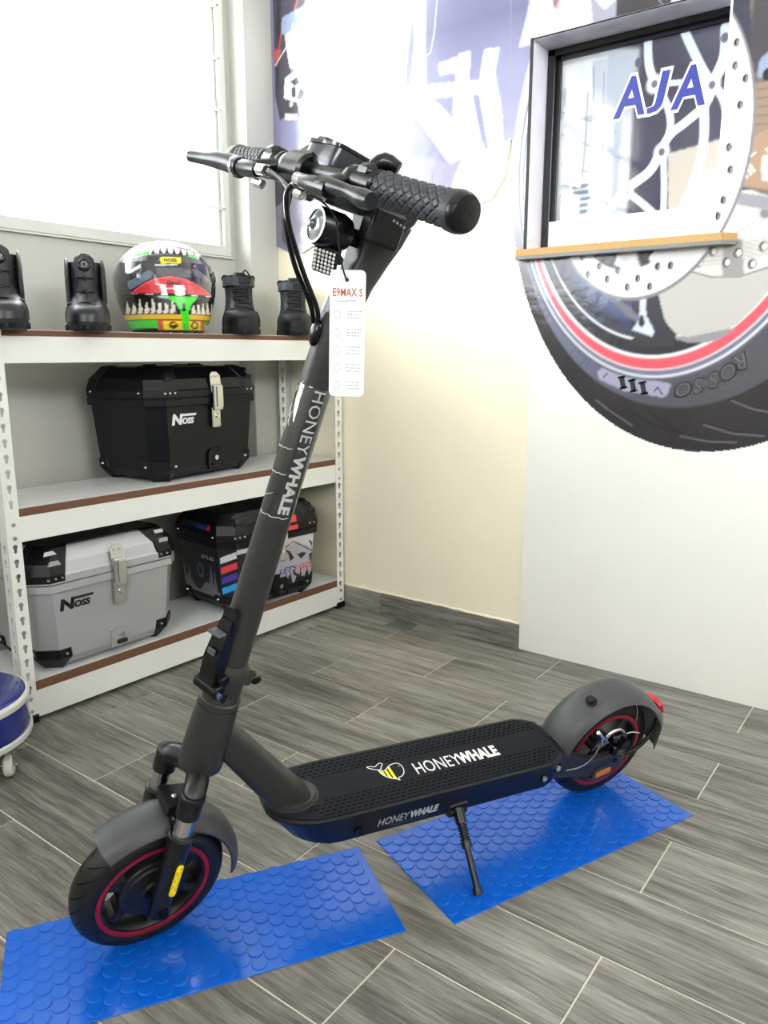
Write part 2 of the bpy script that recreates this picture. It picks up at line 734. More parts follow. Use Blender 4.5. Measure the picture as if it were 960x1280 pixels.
_nt.links.new(_m.outputs[0], _nt.nodes['Material Output'].inputs[0])
blade = None
for i in range(9):
    z = 1.522 + 0.170 * i - 0.17
    if z < fz0 + 0.05:
        z = None
    if z is None:
        continue
    # a blade leans outwards: its lower edge stands inside its neighbour's upper edge
    bo = MB().box((0, 0, 0.08), (fx1 - fx0 - 0.1, 0.004, 0.178), 0.0005).build('glass_blade', frost, win) if blade is None else copy_obj(blade, win)
    blade = blade or bo
    bo.location = ((fx0 + fx1) / 2, 0.018, z)
    bo.rotation_euler = (math.radians(-14), 0, 0)
for i in range(8):
    z = 1.522 + 0.170 * i
    if z > fz1 - 0.05:
        break
    mb = MB()
    mb.prism([(fx1 - 0.035, -0.006), (fx1 - 0.035, 0.003), (fx1 - 0.155, 0.0012), (fx1 - 0.155, -0.001)], -0.006, 0.012, RX(PI / 2))
    o = mb.build('blade_edge_taper', alu, win)  # added strip, tapered like a glass edge fading out in the glare
    o.location = (0, -0.004, z)
    MB().cyl((fx1 - 0.028, -0.018, z), (fx1 - 0.028, -0.01, z), 0.004, n=10).build('pivot', STEEL, win)

# second window further along the same wall: plain frame with bars (seen only as a reflection)
win3 = empty('window_3', (0, WY, 0))
structure(win3)
barm = mat('grey_window_bar', srgb(110, 112, 116), 0.4)
for i in range(5):
    x = SIDE_WIN[0] + (SIDE_WIN[1] - SIDE_WIN[0]) * i / 4
    MB().box((x, 0.04, (SIDE_WIN[2] + SIDE_WIN[3]) / 2), (0.045, 0.05, SIDE_WIN[3] - SIDE_WIN[2]), 0.002).build('frame_stile', barm, win3)
for i in range(5):
    z = SIDE_WIN[2] + (SIDE_WIN[3] - SIDE_WIN[2]) * i / 4
    MB().box(((SIDE_WIN[0] + SIDE_WIN[1]) / 2, 0.04, z), (SIDE_WIN[1] - SIDE_WIN[0], 0.04, 0.04), 0.002).build('frame_rail', barm, win3)
# ================================================================== mural print on the right wall
def lin(c):
    return np.array(srgb(*c)[:3], np.float32)


class Canvas:
    """colours on a grid of points of a flat print in the plane x = X (grid axes: wall y, z)"""

    def __init__(self, X, ya, yb, za, zb, step, base):
        self.X = X
        self.ny = int(round((yb - ya) / step)) + 1
        self.nz = int(round((zb - za) / step)) + 1
        self.y, self.z = np.meshgrid(np.linspace(ya, yb, self.ny), np.linspace(za, zb, self.nz))
        self.c = np.ones((self.nz, self.ny, 3), np.float32) * lin(base)
        self.on = np.zeros((self.nz, self.ny), bool)
        self.step = step
        self.rng = np.random.default_rng(3)

    def q(self, pts):
        return np.array([tuple(on_x(x, y, self.X))[1:] for x, y in pts])

    def mask_poly(self, pts, px=True):
        P = self.q(pts) if px else np.array(pts)
        ins = np.zeros(self.y.shape, bool)
        x, y = self.y, self.z
        j = len(P) - 1
        for i in range(len(P)):
            xi, yi = P[i]
            xj, yj = P[j]
            if yi != yj:
                c = ((yi > y) != (yj > y)) & (x < (xj - xi) * (y - yi) / (yj - yi) + xi)
                ins ^= c
            j = i
        return ins

    def soft(self, ins, k):
        m_ = ins.astype(np.float32)
        for _ in range(k):
            p = np.pad(m_, 1, mode='edge')
            m_ = (p[1:-1, 1:-1] * 2 + p[:-2, 1:-1] + p[2:, 1:-1] + p[1:-1, :-2] + p[1:-1, 2:]) / 6
        return m_

    def put(self, m_, col, a=1.0):
        m_ = m_.astype(np.float32)[..., None] * a
        col = lin(col) if isinstance(col, tuple) else col
        self.c = self.c * (1 - m_) + col * m_

    def poly(self, pts, col, a=1.0, k=1, px=True):
        self.put(self.soft(self.mask_poly(pts, px), k), col, a)

    def ell(self, cy, cz, ry, rz):
        return np.hypot((self.y - cy) / ry, (self.z - cz) / rz)

    def disc(self, e, col, a=1.0, e0=None, clip=None, w=0.012):
        m_ = np.clip((1 - e) / w + 0.5, 0, 1)
        if e0 is not None:
            m_ = m_ * np.clip((e0 - 1) / w + 0.5, 0, 1)
        if clip is not None:
            m_ = m_ * clip
        self.put(m_, col, a)

    def line(self, pts, wpx, col, a=1.0):
        P = self.q(pts)
        d = np.full(self.y.shape, 9.0)
        for i in range(len(P) - 1):
            p, q = P[i], P[i + 1]
            v = q - p
            t = np.clip(((self.y - p[0]) * v[0] + (self.z - p[1]) * v[1]) / (v @ v), 0, 1)
            d = np.minimum(d, np.hypot(self.y - p[0] - t * v[0], self.z - p[1] - t * v[1]))
        hw = wpx * 0.00128
        self.put(np.clip((hw - d) / self.step + 0.5, 0, 1), col, a)

    def dot(self, x, y, rx, ry, col, a=1.0):
        c = self.q([(x, y)])[0]
        e = np.hypot((self.y - c[0]) / (rx * 0.0026), (self.z - c[1]) / (ry * 0.0026))
        self.put(np.clip((1 - e) * 3 + 0.5, 0, 1), col, a)

    def noise(self, sy, sz, amp, clip=None, octaves=4):
        n = np.zeros(self.y.shape)
        for o in range(octaves):
            k = 2 ** o
            gy, gz = int(self.y.ptp() * sy * k) + 3 if hasattr(self.y, 'ptp') else int(np.ptp(self.y) * sy * k) + 3, int(np.ptp(self.z) * sz * k) + 3
            g = self.rng.random((gz, gy))
            u = (self.y - self.y.min()) * sy * k
            v = (self.z - self.z.min()) * sz * k
            iu, iv = u.astype(int), v.astype(int)
            fu, fv = u - iu, v - iv
            fu, fv = fu * fu * (3 - 2 * fu), fv * fv * (3 - 2 * fv)
            iu1, iv1 = np.minimum(iu + 1, gy - 1), np.minimum(iv + 1, gz - 1)
            iu, iv = np.minimum(iu, gy - 1), np.minimum(iv, gz - 1)
            n += (g[iv, iu] * (1 - fu) * (1 - fv) + g[iv, iu1] * fu * (1 - fv) + g[iv1, iu] * (1 - fu) * fv + g[iv1, iu1] * fu * fv - 0.5) / k
        f = 1 + n * amp
        if clip is not None:
            f = np.where(clip, f, 1)
        self.c = np.clip(self.c * f[..., None], 0, 1)

    def mesh(self, name, m_, parent=None, cut=None, x=None):
        keep = self.on if cut is None else (self.on & ~cut)
        q = keep[:-1, :-1] & keep[1:, :-1] & keep[:-1, 1:] & keep[1:, 1:]
        ii, jj = np.nonzero(q)
        ny = self.ny
        fs = np.stack([ii * ny + jj + 1, ii * ny + jj, (ii + 1) * ny + jj, (ii + 1) * ny + jj + 1], 1)   # normal towards -x
        used = np.unique(fs)
        remap = np.full(self.ny * self.nz, -1)
        remap[used] = np.arange(len(used))
        fs = remap[fs]
        vs = np.stack([np.full(len(used), self.X if x is None else x), self.y.ravel()[used], self.z.ravel()[used]], 1)
        mb = MB()
        mb.v = vs.tolist()
        mb.f = fs.tolist()
        return mb.build(name, m_, parent, colors=self.c.reshape(-1, 3)[used], recalc=False)


def paint_wheel(C, pane=False):
    """the photo print of a motorcycle wheel; tyre, rim, brake disc"""
    tyre = C.ell(0.598, 1.532, 0.605, 0.811)
    C.disc(tyre, (50, 47, 50))
    C.noise(9, 9, 0.35, tyre < 1)
    # tread grooves and worn streaks
    for pts in ([(786, 513), (815, 530), (848, 541)], [(812, 515), (830, 528), (852, 542)], [(876, 527), (905, 537), (935, 542), (960, 543)], [(912, 498), (935, 508), (960, 512)], [(787, 521), (800, 533)]):
        C.line(pts, 2.0, (38, 36, 40), 0.9)
    for pts in ([(850, 545), (885, 552), (920, 553)], [(880, 531), (915, 542), (955, 545)], [(915, 501), (940, 511), (960, 515)], [(745, 500), (760, 512), (790, 532)]):
        C.line(pts, 1.6, (128, 124, 126), 0.7)
    for x, y in ((830, 505), (861, 501), (752, 488), (758, 498)):
        C.dot(x, y, 4, 3, (50, 46, 50))
    side = C.ell(0.668, 1.536, 0.512, 0.692)
    C.disc(side, (84, 82, 90))
    glare_side = np.clip((C.y - 0.72) / 0.45, 0, 1)  # sidewall paler to the left: glare painted into the print
    C.put(np.clip((1 - side) / 0.012 + 0.5, 0, 1) * glare_side, (118, 122, 150))
    hi = np.clip((C.z - 1.22) / 0.35, 0, 1) * np.clip((C.y - 0.9) / 0.1, 0, 1)  # window glare painted as haze over the upper left of the tyre
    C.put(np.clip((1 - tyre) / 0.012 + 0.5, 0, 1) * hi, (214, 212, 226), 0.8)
    # raised marks on the sidewall
    for pts in ([(657, 330), (668, 326), (664, 342)], [(662, 352), (672, 348), (676, 366), (668, 372)], [(672, 380), (684, 372)], [(676, 390), (688, 384), (684, 398)], [(712, 443), (722, 430), (716, 425)], [(722, 440), (738, 452), (732, 458)], [(726, 455), (736, 446)], [(660, 260), (662, 300)], [(655, 200), (656, 240)]):
        C.line(pts, 1.2, (84, 86, 112), 0.9)
    # light plate that carries the numeral
    C.poly([(747, 465), (752, 459), (835, 479), (839, 481), (834, 494), (829, 497), (780, 489), (749, 474)], (158, 158, 180))
    for pts in ([(754, 472), (759, 467)], [(818, 489), (822, 484), (828, 493)]):
        C.line(pts, 1.4, (40, 40, 46))
    # rim lip
    C.disc(C.ell(0.727, 1.541, 0.452, 0.622), (96, 96, 108))
    C.disc(C.ell(0.727, 1.541, 0.445, 0.614), (226, 226, 234))
    C.disc(C.ell(0.728, 1.536, 0.438, 0.603), (118, 120, 142))
    C.disc(C.ell(0.729, 1.530, 0.428, 0.582), (236, 234, 238))
    # red stripe, wider towards the bottom right
    C.disc(C.ell(0.729, 1.521, 0.420, 0.570), (232, 92, 104), e0=C.ell(0.733, 1.530, 0.408, 0.548))
    C.disc(C.ell(0.733, 1.531, 0.400, 0.540), (52, 50, 58))
    C.disc(C.ell(0.737, 1.527, 0.372, 0.497), (230, 232, 238))
    inner = C.ell(0.739, 1.526, 0.366, 0.489)
    C.disc(inner, (56, 58, 72))
    C.disc(C.ell(0.80, 1.50, 0.30, 0.42), (36, 38, 46), 0.8, clip=(inner < 1))
    blue = np.exp(-((inner - 0.86) / 0.06) ** 2) * (C.y > 0.8)
    C.put(blue, (92, 102, 150), 0.7)


def paint_wheel_front(C):
    inner = C.ell(0.739, 1.526, 0.372, 0.497)
    # paving seen through the wheel
    C.poly([(822, 365), (830, 400), (842, 416), (862, 424), (893, 423), (922, 405), (945, 383), (964, 360), (964, 280), (880, 300)], (192, 187, 184))
    C.poly([(835, 421), (862, 429), (893, 427), (920, 411), (905, 412), (862, 421)], (146, 144, 148))
    # bottom spoke
    C.poly([(790, 360), (803, 372), (806, 412), (790, 424), (778, 432), (842, 434), (845, 418), (832, 405), (822, 368)], (58, 58, 66))
    C.poly([(799, 368), (807, 368), (808, 395), (818, 414), (815, 421), (790, 412), (797, 402), (800, 388)], (206, 210, 222))
    C.poly([(802, 392), (805, 396), (806, 405), (802, 410), (798, 406), (799, 398)], (48, 48, 56))
    C.poly([(760, 373), (775, 374), (800, 396), (795, 404)], (112, 112, 122))
    # second disc behind
    C.poly([(846, 325), (862, 338), (890, 346), (925, 345), (964, 332), (964, 235), (905, 240)], (214, 210, 206))
    C.line([(862, 339), (890, 346.5), (925, 345.5), (964, 333)], 1.3, (110, 106, 108))
    C.poly([(902, 330), (904, 346), (930, 344), (928, 300), (905, 300)], (148, 144, 144), 0.9)
    for i in range(9):
        C.line([(870, 312 + i * 2.4), (915, 308 + i * 2.6), (960, 296 + i * 2.6)], 0.6, (160, 152, 148), 0.6)
    C.poly([(915, 270), (935, 266), (946, 272), (948, 285), (940, 294), (912, 300)], (232, 230, 228))
    C.line([(918, 293), (945, 276)], 0.8, (90, 86, 86))
    C.dot(957, 266, 9, 8, (196, 192, 192))
    C.dot(957, 266, 5, 5, (130, 126, 130))
    for x, y in ((891, 314), (874, 328), (922, 316), (908, 328), (940, 330), (954, 308)):
        C.dot(x, y, 4.2, 5.0, (96, 92, 94))
        C.dot(x + 1.6, y, 2.4, 3.4, (226, 222, 220))
    # machinery to the right
    C.poly([(935, -40), (964, -40), (964, 246), (922, 232), (945, 110)], (116, 104, 98))
    C.poly([(934, -40), (964, -40), (964, 60), (945, 92), (938, 60), (942, 0)], (72, 68, 74))
    C.poly([(964, 62), (950, 74), (946, 96), (964, 100)], (142, 156, 180))
    C.dot(960, 93, 5, 6, (44, 44, 52))
    C.poly([(944, 105), (964, 100), (964, 165), (940, 168)], (150, 128, 112))
    for i in range(5):
        C.line([(944, 112 + i * 11), (964, 110 + i * 11)], 1.2, (112, 92, 80), 0.8)
    C.poly([(940, 170), (964, 160), (964, 238), (924, 232), (932, 205)], (172, 140, 116))
    for (a, b) in (((935, 198), (944, 191)), ((930, 214), (934, 222)), ((937, 206), (943, 214)), ((934, 209), (939, 218)), ((958, 186), (962, 190))):
        C.line([a, b], 1.8, (238, 234, 230))
    C.poly([(952, 195), (964, 192), (964, 228), (952, 224)], (226, 222, 218))
    C.poly([(924, 240), (964, 246), (964, 264), (922, 256)], (152, 148, 160))
    # the big brake disc
    d = C.ell(0.797, 1.563, 0.288, 0.417)
    C.disc(d, (132, 130, 134))
    d = C.ell(0.798, 1.566, 0.281, 0.410)
    C.disc(d, (240, 240, 240))
    ins = C.ell(0.835, 1.57, 0.182, 0.335)
    C.disc(ins, (66, 64, 76))
    C.poly([(768, 330), (772, 318), (790, 310), (802, 318), (800, 335), (788, 345)], (226, 226, 230))
    C.poly([(792, 304), (812, 306), (812, 330), (800, 334)], (70, 68, 74))
    for x, y in ((717, 316), (728, 321), (749, 333), (735, 343), (772, 338), (759, 349), (784, 359), (797, 348), (822, 333), (838, 332), (846, 306), (867, 304), (812, 358), (897, 270), (904, 250), (913, 212), (911, 184), (925, 131), (919, 82), (921, 53), (907, 7), (932, 98)):
        C.dot(x, y, 3.0, 4.2, (52, 48, 52))
        C.dot(x + 1.2, y + 0.4, 1.3, 2.8, (150, 148, 150), 0.8)


MSTEP = 0.0036
C = Canvas(PX - 0.0015, 0.30, 2.219, 0.70, 2.56, MSTEP, (134, 133, 166))
# left part: engine, pipes -------------------------------------------------
C.noise(4, 5, 0.12)
C.put(np.clip(1 - np.abs(C.z - 2.0) / 0.16, 0, 1) * (C.y < 1.75), (98, 97, 128), 0.7)
C.poly([(340, -60), (400, -60), (372, 30), (362, 70), (367, 140), (350, 150), (344, 120)], (70, 66, 78))
C.poly([(345, -60), (352, -60), (350, 60), (346, 120)], (48, 44, 54))
C.line([(378, -20), (366, 20), (352, 40), (346, 75)], 3, (186, 70, 66))
C.poly([(352, 22), (385, 4), (376, 30), (366, 48), (352, 42)], (140, 152, 182))
C.poly([(340, 62), (352, 62), (346, 85)], (176, 84, 80))
C.poly([(356, 44), (362, 84), (372, 88), (392, 60), (398, 40), (380, 28)], (240, 240, 244))
C.line([(366, 30), (362, 52), (344, 82)], 1.6, (226, 226, 236))
C.poly([(356, 98), (372, 86), (386, 96), (388, 124), (370, 134), (355, 122)], (232, 232, 238))
for p in ([(362, 102), (371, 96), (376, 103), (368, 108)], [(364, 110), (370, 108), (370, 122), (365, 122)], [(375, 110), (383, 114), (376, 126), (371, 124)]):
    C.poly(p, (60, 58, 70))
C.poly([(358, 124), (372, 128), (374, 146), (356, 149)], (62, 60, 68))
C.dot(364, 130, 4, 4, (170, 170, 178))
C.dot(364, 130, 2, 2, (240, 240, 240))
C.poly([(356, 142), (372, 143), (371, 149), (356, 150)], (224, 222, 226))
for (x, y, a, b) in ((388, 52, 8, 6), (420, 115, 9, 5), (462, 138, 8, 5), (465, 85, 4, 9), (378, 166, 3, 4), (425, 180, 6, 5), (447, 182, 6, 4), (457, 188, 5, 3), (600, 232, 3, 3)):
    C.dot(x, y, a, b, (150, 156, 186), 0.7)
C.line([(395, 158), (412, 182)], 1.0, (150, 150, 170))
# glare wash painted into the print behind the pipes
C.poly([(392, -60), (520, -60), (512, 40), (500, 130), (440, 190), (400, 190), (380, 150), (384, 60)], (226, 228, 238), k=9)
C.poly([(465, -60), (478, -60), (476, 10), (466, 14)], (150, 150, 182))
C.poly([(478, -60), (490, -60), (484, 70), (478, 62)], (170, 178, 206))
C.poly([(455, -60), (462, -60), (456, 20)], (170, 170, 190), k=3)
# pipes
for p, c in (([(512, -60), (518, -60), (498, 100), (490, 100)], (244, 244, 250)),
             ([(518, -60), (532, -60), (531, 68), (524, 72), (518, 66)], (232, 234, 244)),
             ([(517, 66), (532, 70), (532, 120), (514, 120)], (246, 246, 250)),
             ([(508, 110), (530, 112), (600, 185), (570, 215), (520, 145)], (246, 246, 250)),
             ([(535, 106), (612, 100), (616, 116), (540, 122)], (244, 244, 248)),
             ([(573, 68), (588, 64), (586, 98), (600, 170), (607, 210), (592, 220), (566, 140), (570, 96)], (244, 243, 247)),
             ([(606, 62), (624, 60), (618, 90), (627, 140), (630, 200), (620, 240), (608, 246), (612, 190), (598, 110)], (246, 245, 249)),
             ([(548, 80), (570, 72), (570, 90), (550, 94)], (238, 238, 246)),
             ([(560, 215), (600, 190), (640, 175), (640, 300), (560, 300)], (248, 247, 250))):
    C.poly(p, c, k=2)
C.line([(548, -20), (543, 40), (538, 66), (532, 70)], 0.8, (226, 228, 240))
C.line([(626, 120), (629, 170), (624, 215), (612, 240)], 1.4, (176, 150, 168), 0.8)
C.line([(604, 180), (610, 210), (606, 238), (600, 248)], 3.0, (214, 190, 200), 0.7)
C.line([(583, 70), (580, 90)], 3, (214, 194, 206), 0.7)
C.line([(639, -60), (638, 140)], 1.0, (140, 138, 156), 0.8)
C.poly([(470, 225), (500, 200), (530, 195), (560, 205), (580, 195), (568, 225), (560, 262), (480, 262)], (150, 144, 166), k=4)
for x in (488, 503, 520, 540):
    C.line([(x, 212), (x + 2, 258)], 1.4, (120, 112, 140), 0.7)
# exhaust can, the lowest part of the print on the left
C.poly([(340, 190), (352, 192), (372, 215), (398, 225), (396, 286), (392, 306), (378, 316), (360, 315), (340, 306)], (126, 118, 134), k=1)
C.poly([(340, 196), (352, 196), (362, 220), (358, 250), (340, 262)], (74, 66, 78))
C.line([(352, 262), (355, 252), (353, 268)], 2.2, (190, 70, 70))
C.poly([(352, 255), (362, 262), (360, 312), (352, 300)], (86, 80, 92), k=2)
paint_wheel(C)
paint_wheel_front(C)
# upper left of the wheel above the hatch
C.poly([(669, 52), (672, -60), (760, -60), (760, 30)], (196, 190, 206))
C.poly([(648, 60), (660, 12), (672, -60), (694, -60), (694, 20), (684, 50), (668, 54)], (190, 186, 204))
C.poly([(706, -60), (730, -60), (736, 38), (706, 44)], (240, 240, 246))
C.poly([(690, -60), (704, -60), (700, 0), (692, 12)], (120, 114, 124))
C.line([(701, -30), (696, 10)], 1.6, (226, 90, 100))
C.poly([(732, -60), (790, -60), (770, 24), (742, 34)], (150, 150, 164))
C.poly([(745, -60), (778, -60), (772, -2), (756, 12), (745, 0)], (206, 214, 220))
C.poly([(775, -60), (845, -60), (840, 6), (770, 26)], (62, 58, 64))
C.line([(812, -20), (828, 6)], 1, (150, 148, 152))
# shape of the print
on = C.mask_poly([(330, -80), (646, -80), (646, 120), (640, 170), (632, 220), (615, 250), (560, 268), (500, 266), (440, 262), (402, 262), (398, 290), (392, 308), (378, 317), (360, 316), (330, 300)])
C.on = on | (C.ell(0.598, 1.532, 0.605, 0.811) < 1) | (C.mask_poly([(636, -80), (970, -80), (970, 200), (640, 200)]))
hy0, hy1, hz0, hz1 = HATCH
cut = (C.y > hy0 - 0.002) & (C.y < hy1 + 0.002) & (C.z > hz0 - 0.002) & (C.z < hz1 + 0.002)
vinyl = print_mat('glossy_vinyl_print', 0.16, spec=0.65)
nt = vinyl.node_tree
_n = nt.nodes.new('ShaderNodeTexNoise')
_n.inputs['Scale'].default_value = 26
_n.inputs['Detail'].default_value = 5
_tc = nt.nodes.new('ShaderNodeTexCoord')
nt.links.new(_tc.outputs['Object'], _n.inputs['Vector'])
_b = nt.nodes.new('ShaderNodeBump')
_b.inputs['Strength'].default_value = 0.35
_b.inputs['Distance'].default_value = 0.003
nt.links.new(_n.outputs['Fac'], _b.inputs['Height'])
nt.links.new(_b.outputs['Normal'], nt.nodes['Principled BSDF'].inputs['Normal'])
mural = empty('wall_mural', (0, 0, 0), label='large glossy motorcycle wheel and engine photo mural stuck on the white wall', cat='mural')
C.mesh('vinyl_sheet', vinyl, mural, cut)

# raised lettering in the print: ROSSO and III, standing on their heads
ink = mat('mural_ink_outline', srgb(46, 44, 50), 0.3)
ink2 = mat('mural_ink_dark', srgb(44, 42, 50), 0.3)


def mural_text(body, size_px, cx, cy, ang, m_, bold=0.0, shear=0.0, wide=1.0):
    p = on_x(cx, cy, PX - 0.0024)
    vs, fs = text_geo(body, 1.0, bold, shear, depth=0.0, height=size_px * 0.0026)
    vs = [(v[0] * wide, v[1], 0) for v in vs]
    # read from the room: x runs towards -y of the wall
    M = frame_m(p, (0, -math.cos(ang), -math.sin(ang)), (0, math.sin(ang) * -1, math.cos(ang)))
    mb = MB()
    mb.add(vs, fs, M)
    return mb.build('print_letter', m_, mural)


for ch, x, y, a in (('R', 927, 452, 150), ('O', 910, 465, 152), ('S', 892, 475, 158), ('S', 873, 482, 165), ('O', 854, 487, 172)):
    ar = math.radians(a)
    mural_text(ch, 18, x, y, -math.radians(180 - a) + PI, ink, 0.0, 0.25, 1.1)
    mural_text(ch, 14.5, x, y, -math.radians(180 - a) + PI, mat('mural_ink_mid', srgb(92, 90, 100), 0.3), 0.0, 0.25, 1.0).location.x = -0.0004
for x, y in ((778, 478), (791, 482), (804, 485)):
    vs = rrect(5.5 * 0.0026, 14 * 0.0026, 0.001, 2)
    p = on_x(x, y, PX - 0.0024)
    mb = MB()
    mb.prism(vs, 0, 0.0004, frame_m(p, (0, -0.96, 0.24), (0, 0.38, 0.9)))
    for k in (-1, 1):
        mb.prism(rrect(9 * 0.0026, 2.5 * 0.0026, 0.001, 2, 0, k * 6.2 * 0.0026), 0, 0.0004, frame_m(p, (0, -0.96, 0.24), (0, 0.38, 0.9)))
    mb.build('print_numeral', ink2, mural)

# ------------------------------------------------------------------ serving hatch window in the mural wall
GX = 2.405
hat = empty('window_2', (0, 0, 0))
structure(hat)
film = mat('crumpled_print_film', srgb(236, 233, 244), 0.22, bump=0.5, bscale=14, var=0.12, vscale=12)
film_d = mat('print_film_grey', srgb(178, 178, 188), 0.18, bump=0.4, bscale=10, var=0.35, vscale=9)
blackrub = mat('black_rubber_seal', srgb(18, 18, 20), 0.5, bump=0.3, bscale=80)
MB().box(((PX + GX) / 2, hy1 - 0.001, (hz0 + hz1) / 2), (GX - PX, 0.002, hz1 - hz0)).build('jamb_lining', film, hat)
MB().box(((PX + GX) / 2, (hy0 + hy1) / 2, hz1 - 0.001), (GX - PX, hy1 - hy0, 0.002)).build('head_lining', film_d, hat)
MB().box(((PX + GX) / 2, hy0 + 0.001, (hz0 + hz1) / 2), (GX - PX, 0.002, hz1 - hz0)).build('jamb_lining', film, hat)
MB().box((PX - 0.0005, hy1 + 0.003, (hz0 + hz1) / 2), (0.003, 0.011, hz1 - hz0 + 0.01), 0.001).build('corner_bead', blackrub, hat)
MB().box((PX - 0.0005, (hy0 + hy1) / 2, hz1 + 0.001), (0.003, hy1 - hy0 + 0.008, 0.004), 0.001).build('corner_bead', blackrub, hat)
# black window frame
for (ya, yb, za, zb) in ((hy1 - 0.028, hy1 - 0.003, hz0, hz1 - 0.003), (hy0, hy1 - 0.003, hz1 - 0.022, hz1 - 0.003)):
    MB().box((GX - 0.012, (ya + yb) / 2, (za + zb) / 2), (0.024, yb - ya, zb - za), 0.002).build('sash_frame', SATIN, hat)
    MB().box((GX - 0.004, (ya + yb) / 2 - (0.014 if yb - ya < 0.1 else 0), (za + zb) / 2 - (0.012 if yb - ya > 0.1 else 0)), (0.012, yb - ya, zb - za), 0.001).build('glazing_bead', SATIN, hat)
MB().box((GX - 0.012, (hy0 + hy1) / 2, hz0 + 0.049), (0.02, hy1 - hy0 - 0.006, 0.098), 0.002).build('sill_board', mat('white_board', srgb(240, 240, 238), 0.4), hat)
# particle board ledge with grey laminate below
ld = empty('window_ledge')
chip = mat('chipboard_edge', srgb(196, 158, 100), 0.8, bump=0.6, bscale=400, var=0.35, vscale=260)
lam = mat('grey_laminate', srgb(128, 128, 126), 0.4)
yl, yr = 1.146, 0.556
led = MB()
led.prism([(PX + 0.10, yr - 0.012), (PX - 0.012, yr - 0.028), (PX - 0.045, yr + 0.002), (PX - 0.045, yl + 0.012), (PX - 0.03, yl + 0.018), (PX + 0.0, yl + 0.012), (PX + 0.0, yl - 0.004), (PX + 0.10, yl - 0.004)], 1.289, 1.308)
COL.objects.unlink(ld)
bpy.data.objects.remove(ld)
led.build('ledge_board', chip, hat)
led = MB()
led.prism([(PX - 0.0, yr - 0.016), (PX - 0.012, yr - 0.028), (PX - 0.0452, yr + 0.002), (PX - 0.0452, yl + 0.012), (PX - 0.03, yl + 0.018), (PX + 0.0, yl + 0.012)], 1.279, 1.289)
led.build('ledge_laminate', lam, hat)
for y in (0.55, 0.57):
    pass
# pane with the print of disc spokes
G = Canvas(GX - 0.001, hy0 + 0.003, hy1 - 0.004, hz0 + 0.066, hz1 - 0.018, 0.003, (70, 68, 86))
G.on[:] = True
G.noise(5, 5, 0.3)
G.poly([(690, 60), (800, 60), (790, 150), (780, 320), (690, 320)], (196, 202, 210), 0.75, k=8)  # pale veil of the street's reflection, painted on the left half
G.poly([(835, 192), (915, 170), (915, 270), (835, 280)], (196, 188, 178), 1, k=2)
sp = (206, 218, 226)


def spoke(pts, wd):
    P_ = catmull([Vector((x, y, 0)) for x, y in pts], 5)
    G.line([(q.x, q.y) for q in P_], wd, sp)


for pts, wd in (([(856, 40), (866, 62), (880, 90), (890, 104)], 9), ([(892, 104), (882, 130), (858, 152), (838, 168), (826, 188)], 10), ([(880, 134), (880, 170), (874, 205), (862, 240), (848, 272)], 10),
                ([(810, 44), (811, 80), (819, 106)], 9), ([(819, 106), (834, 132), (838, 158), (828, 188)], 8), ([(819, 106), (852, 103), (890, 104)], 6),
                ([(826, 188), (812, 214), (781, 238), (762, 262)], 11), ([(829, 190), (830, 230), (829, 272)], 7), ([(781, 238), (800, 252), (818, 268)], 8),
                ([(908, 34), (906, 70), (891, 104)], 12), ([(891, 104), (906, 130), (908, 180), (902, 240)], 8)):
    spoke(pts, wd)
G.poly([(868, 215), (915, 210), (915, 290), (845, 290), (868, 250)], (232, 228, 224), k=3)
for x, y in ((818, 105), (890, 106), (827, 190), (782, 240)):
    G.dot(x, y, 9, 10, (196, 196, 206))
    G.dot(x, y, 7, 8, (228, 230, 236))
    G.dot(x, y, 3.6, 4.2, (108, 106, 124))
for x, y in ((906, 47), (903, 235), (798, 78)):
    G.dot(x, y, 4, 5, (92, 92, 108))
# street reflection painted on the glass
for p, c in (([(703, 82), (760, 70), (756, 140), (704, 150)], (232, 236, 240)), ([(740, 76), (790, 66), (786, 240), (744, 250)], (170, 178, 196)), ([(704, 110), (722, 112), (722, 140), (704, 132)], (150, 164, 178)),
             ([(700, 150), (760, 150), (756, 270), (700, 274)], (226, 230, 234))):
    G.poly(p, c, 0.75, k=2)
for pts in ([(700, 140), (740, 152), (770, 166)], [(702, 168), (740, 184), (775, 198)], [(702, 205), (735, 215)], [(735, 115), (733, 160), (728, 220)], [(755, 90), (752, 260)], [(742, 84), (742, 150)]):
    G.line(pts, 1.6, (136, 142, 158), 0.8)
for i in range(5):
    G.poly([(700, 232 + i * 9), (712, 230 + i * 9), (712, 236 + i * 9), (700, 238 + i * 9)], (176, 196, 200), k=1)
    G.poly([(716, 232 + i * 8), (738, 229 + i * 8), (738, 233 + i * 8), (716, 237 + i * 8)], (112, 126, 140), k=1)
pane_m = print_mat('glass_with_print', 0.03, coat=0.6, spec=0.8)
G.mesh('pane', pane_m, hat)
# blue lettering with white outline on the glass
blue_ink = mat('blue_letter_film', srgb(52, 62, 150), 0.3)
whit = mat('white_letter_film', srgb(240, 240, 244), 0.3)
pa, pb = on_x(767, 128, GX), on_x(884, 118, GX)
for nm, m_, off, bo, hgt in (('letter_outline', whit, 0.0018, 0.062, 0.126), ('letter', blue_ink, 0.0026, 0.026, 0.109)):
    for ch, (x, y) in zip('AJA', ((787, 121), (823, 115), (861, 108))):
        vs, fs = text_geo(ch, 1.0, bo, 0.10 if ch == 'A' else 0.14, depth=0.0, height=hgt * (1.0 if ch == 'A' else 0.98))
        vs = [(v[0] * (0.86 if ch == 'A' else 1.36), v[1], 0) for v in vs]
        p = on_x(x, y, GX - off)
        mb = MB()
        mb.add(vs, fs, frame_m(p, (0, -1, 0), (0, 0, 1)))
        mb.build(nm, m_, hat)
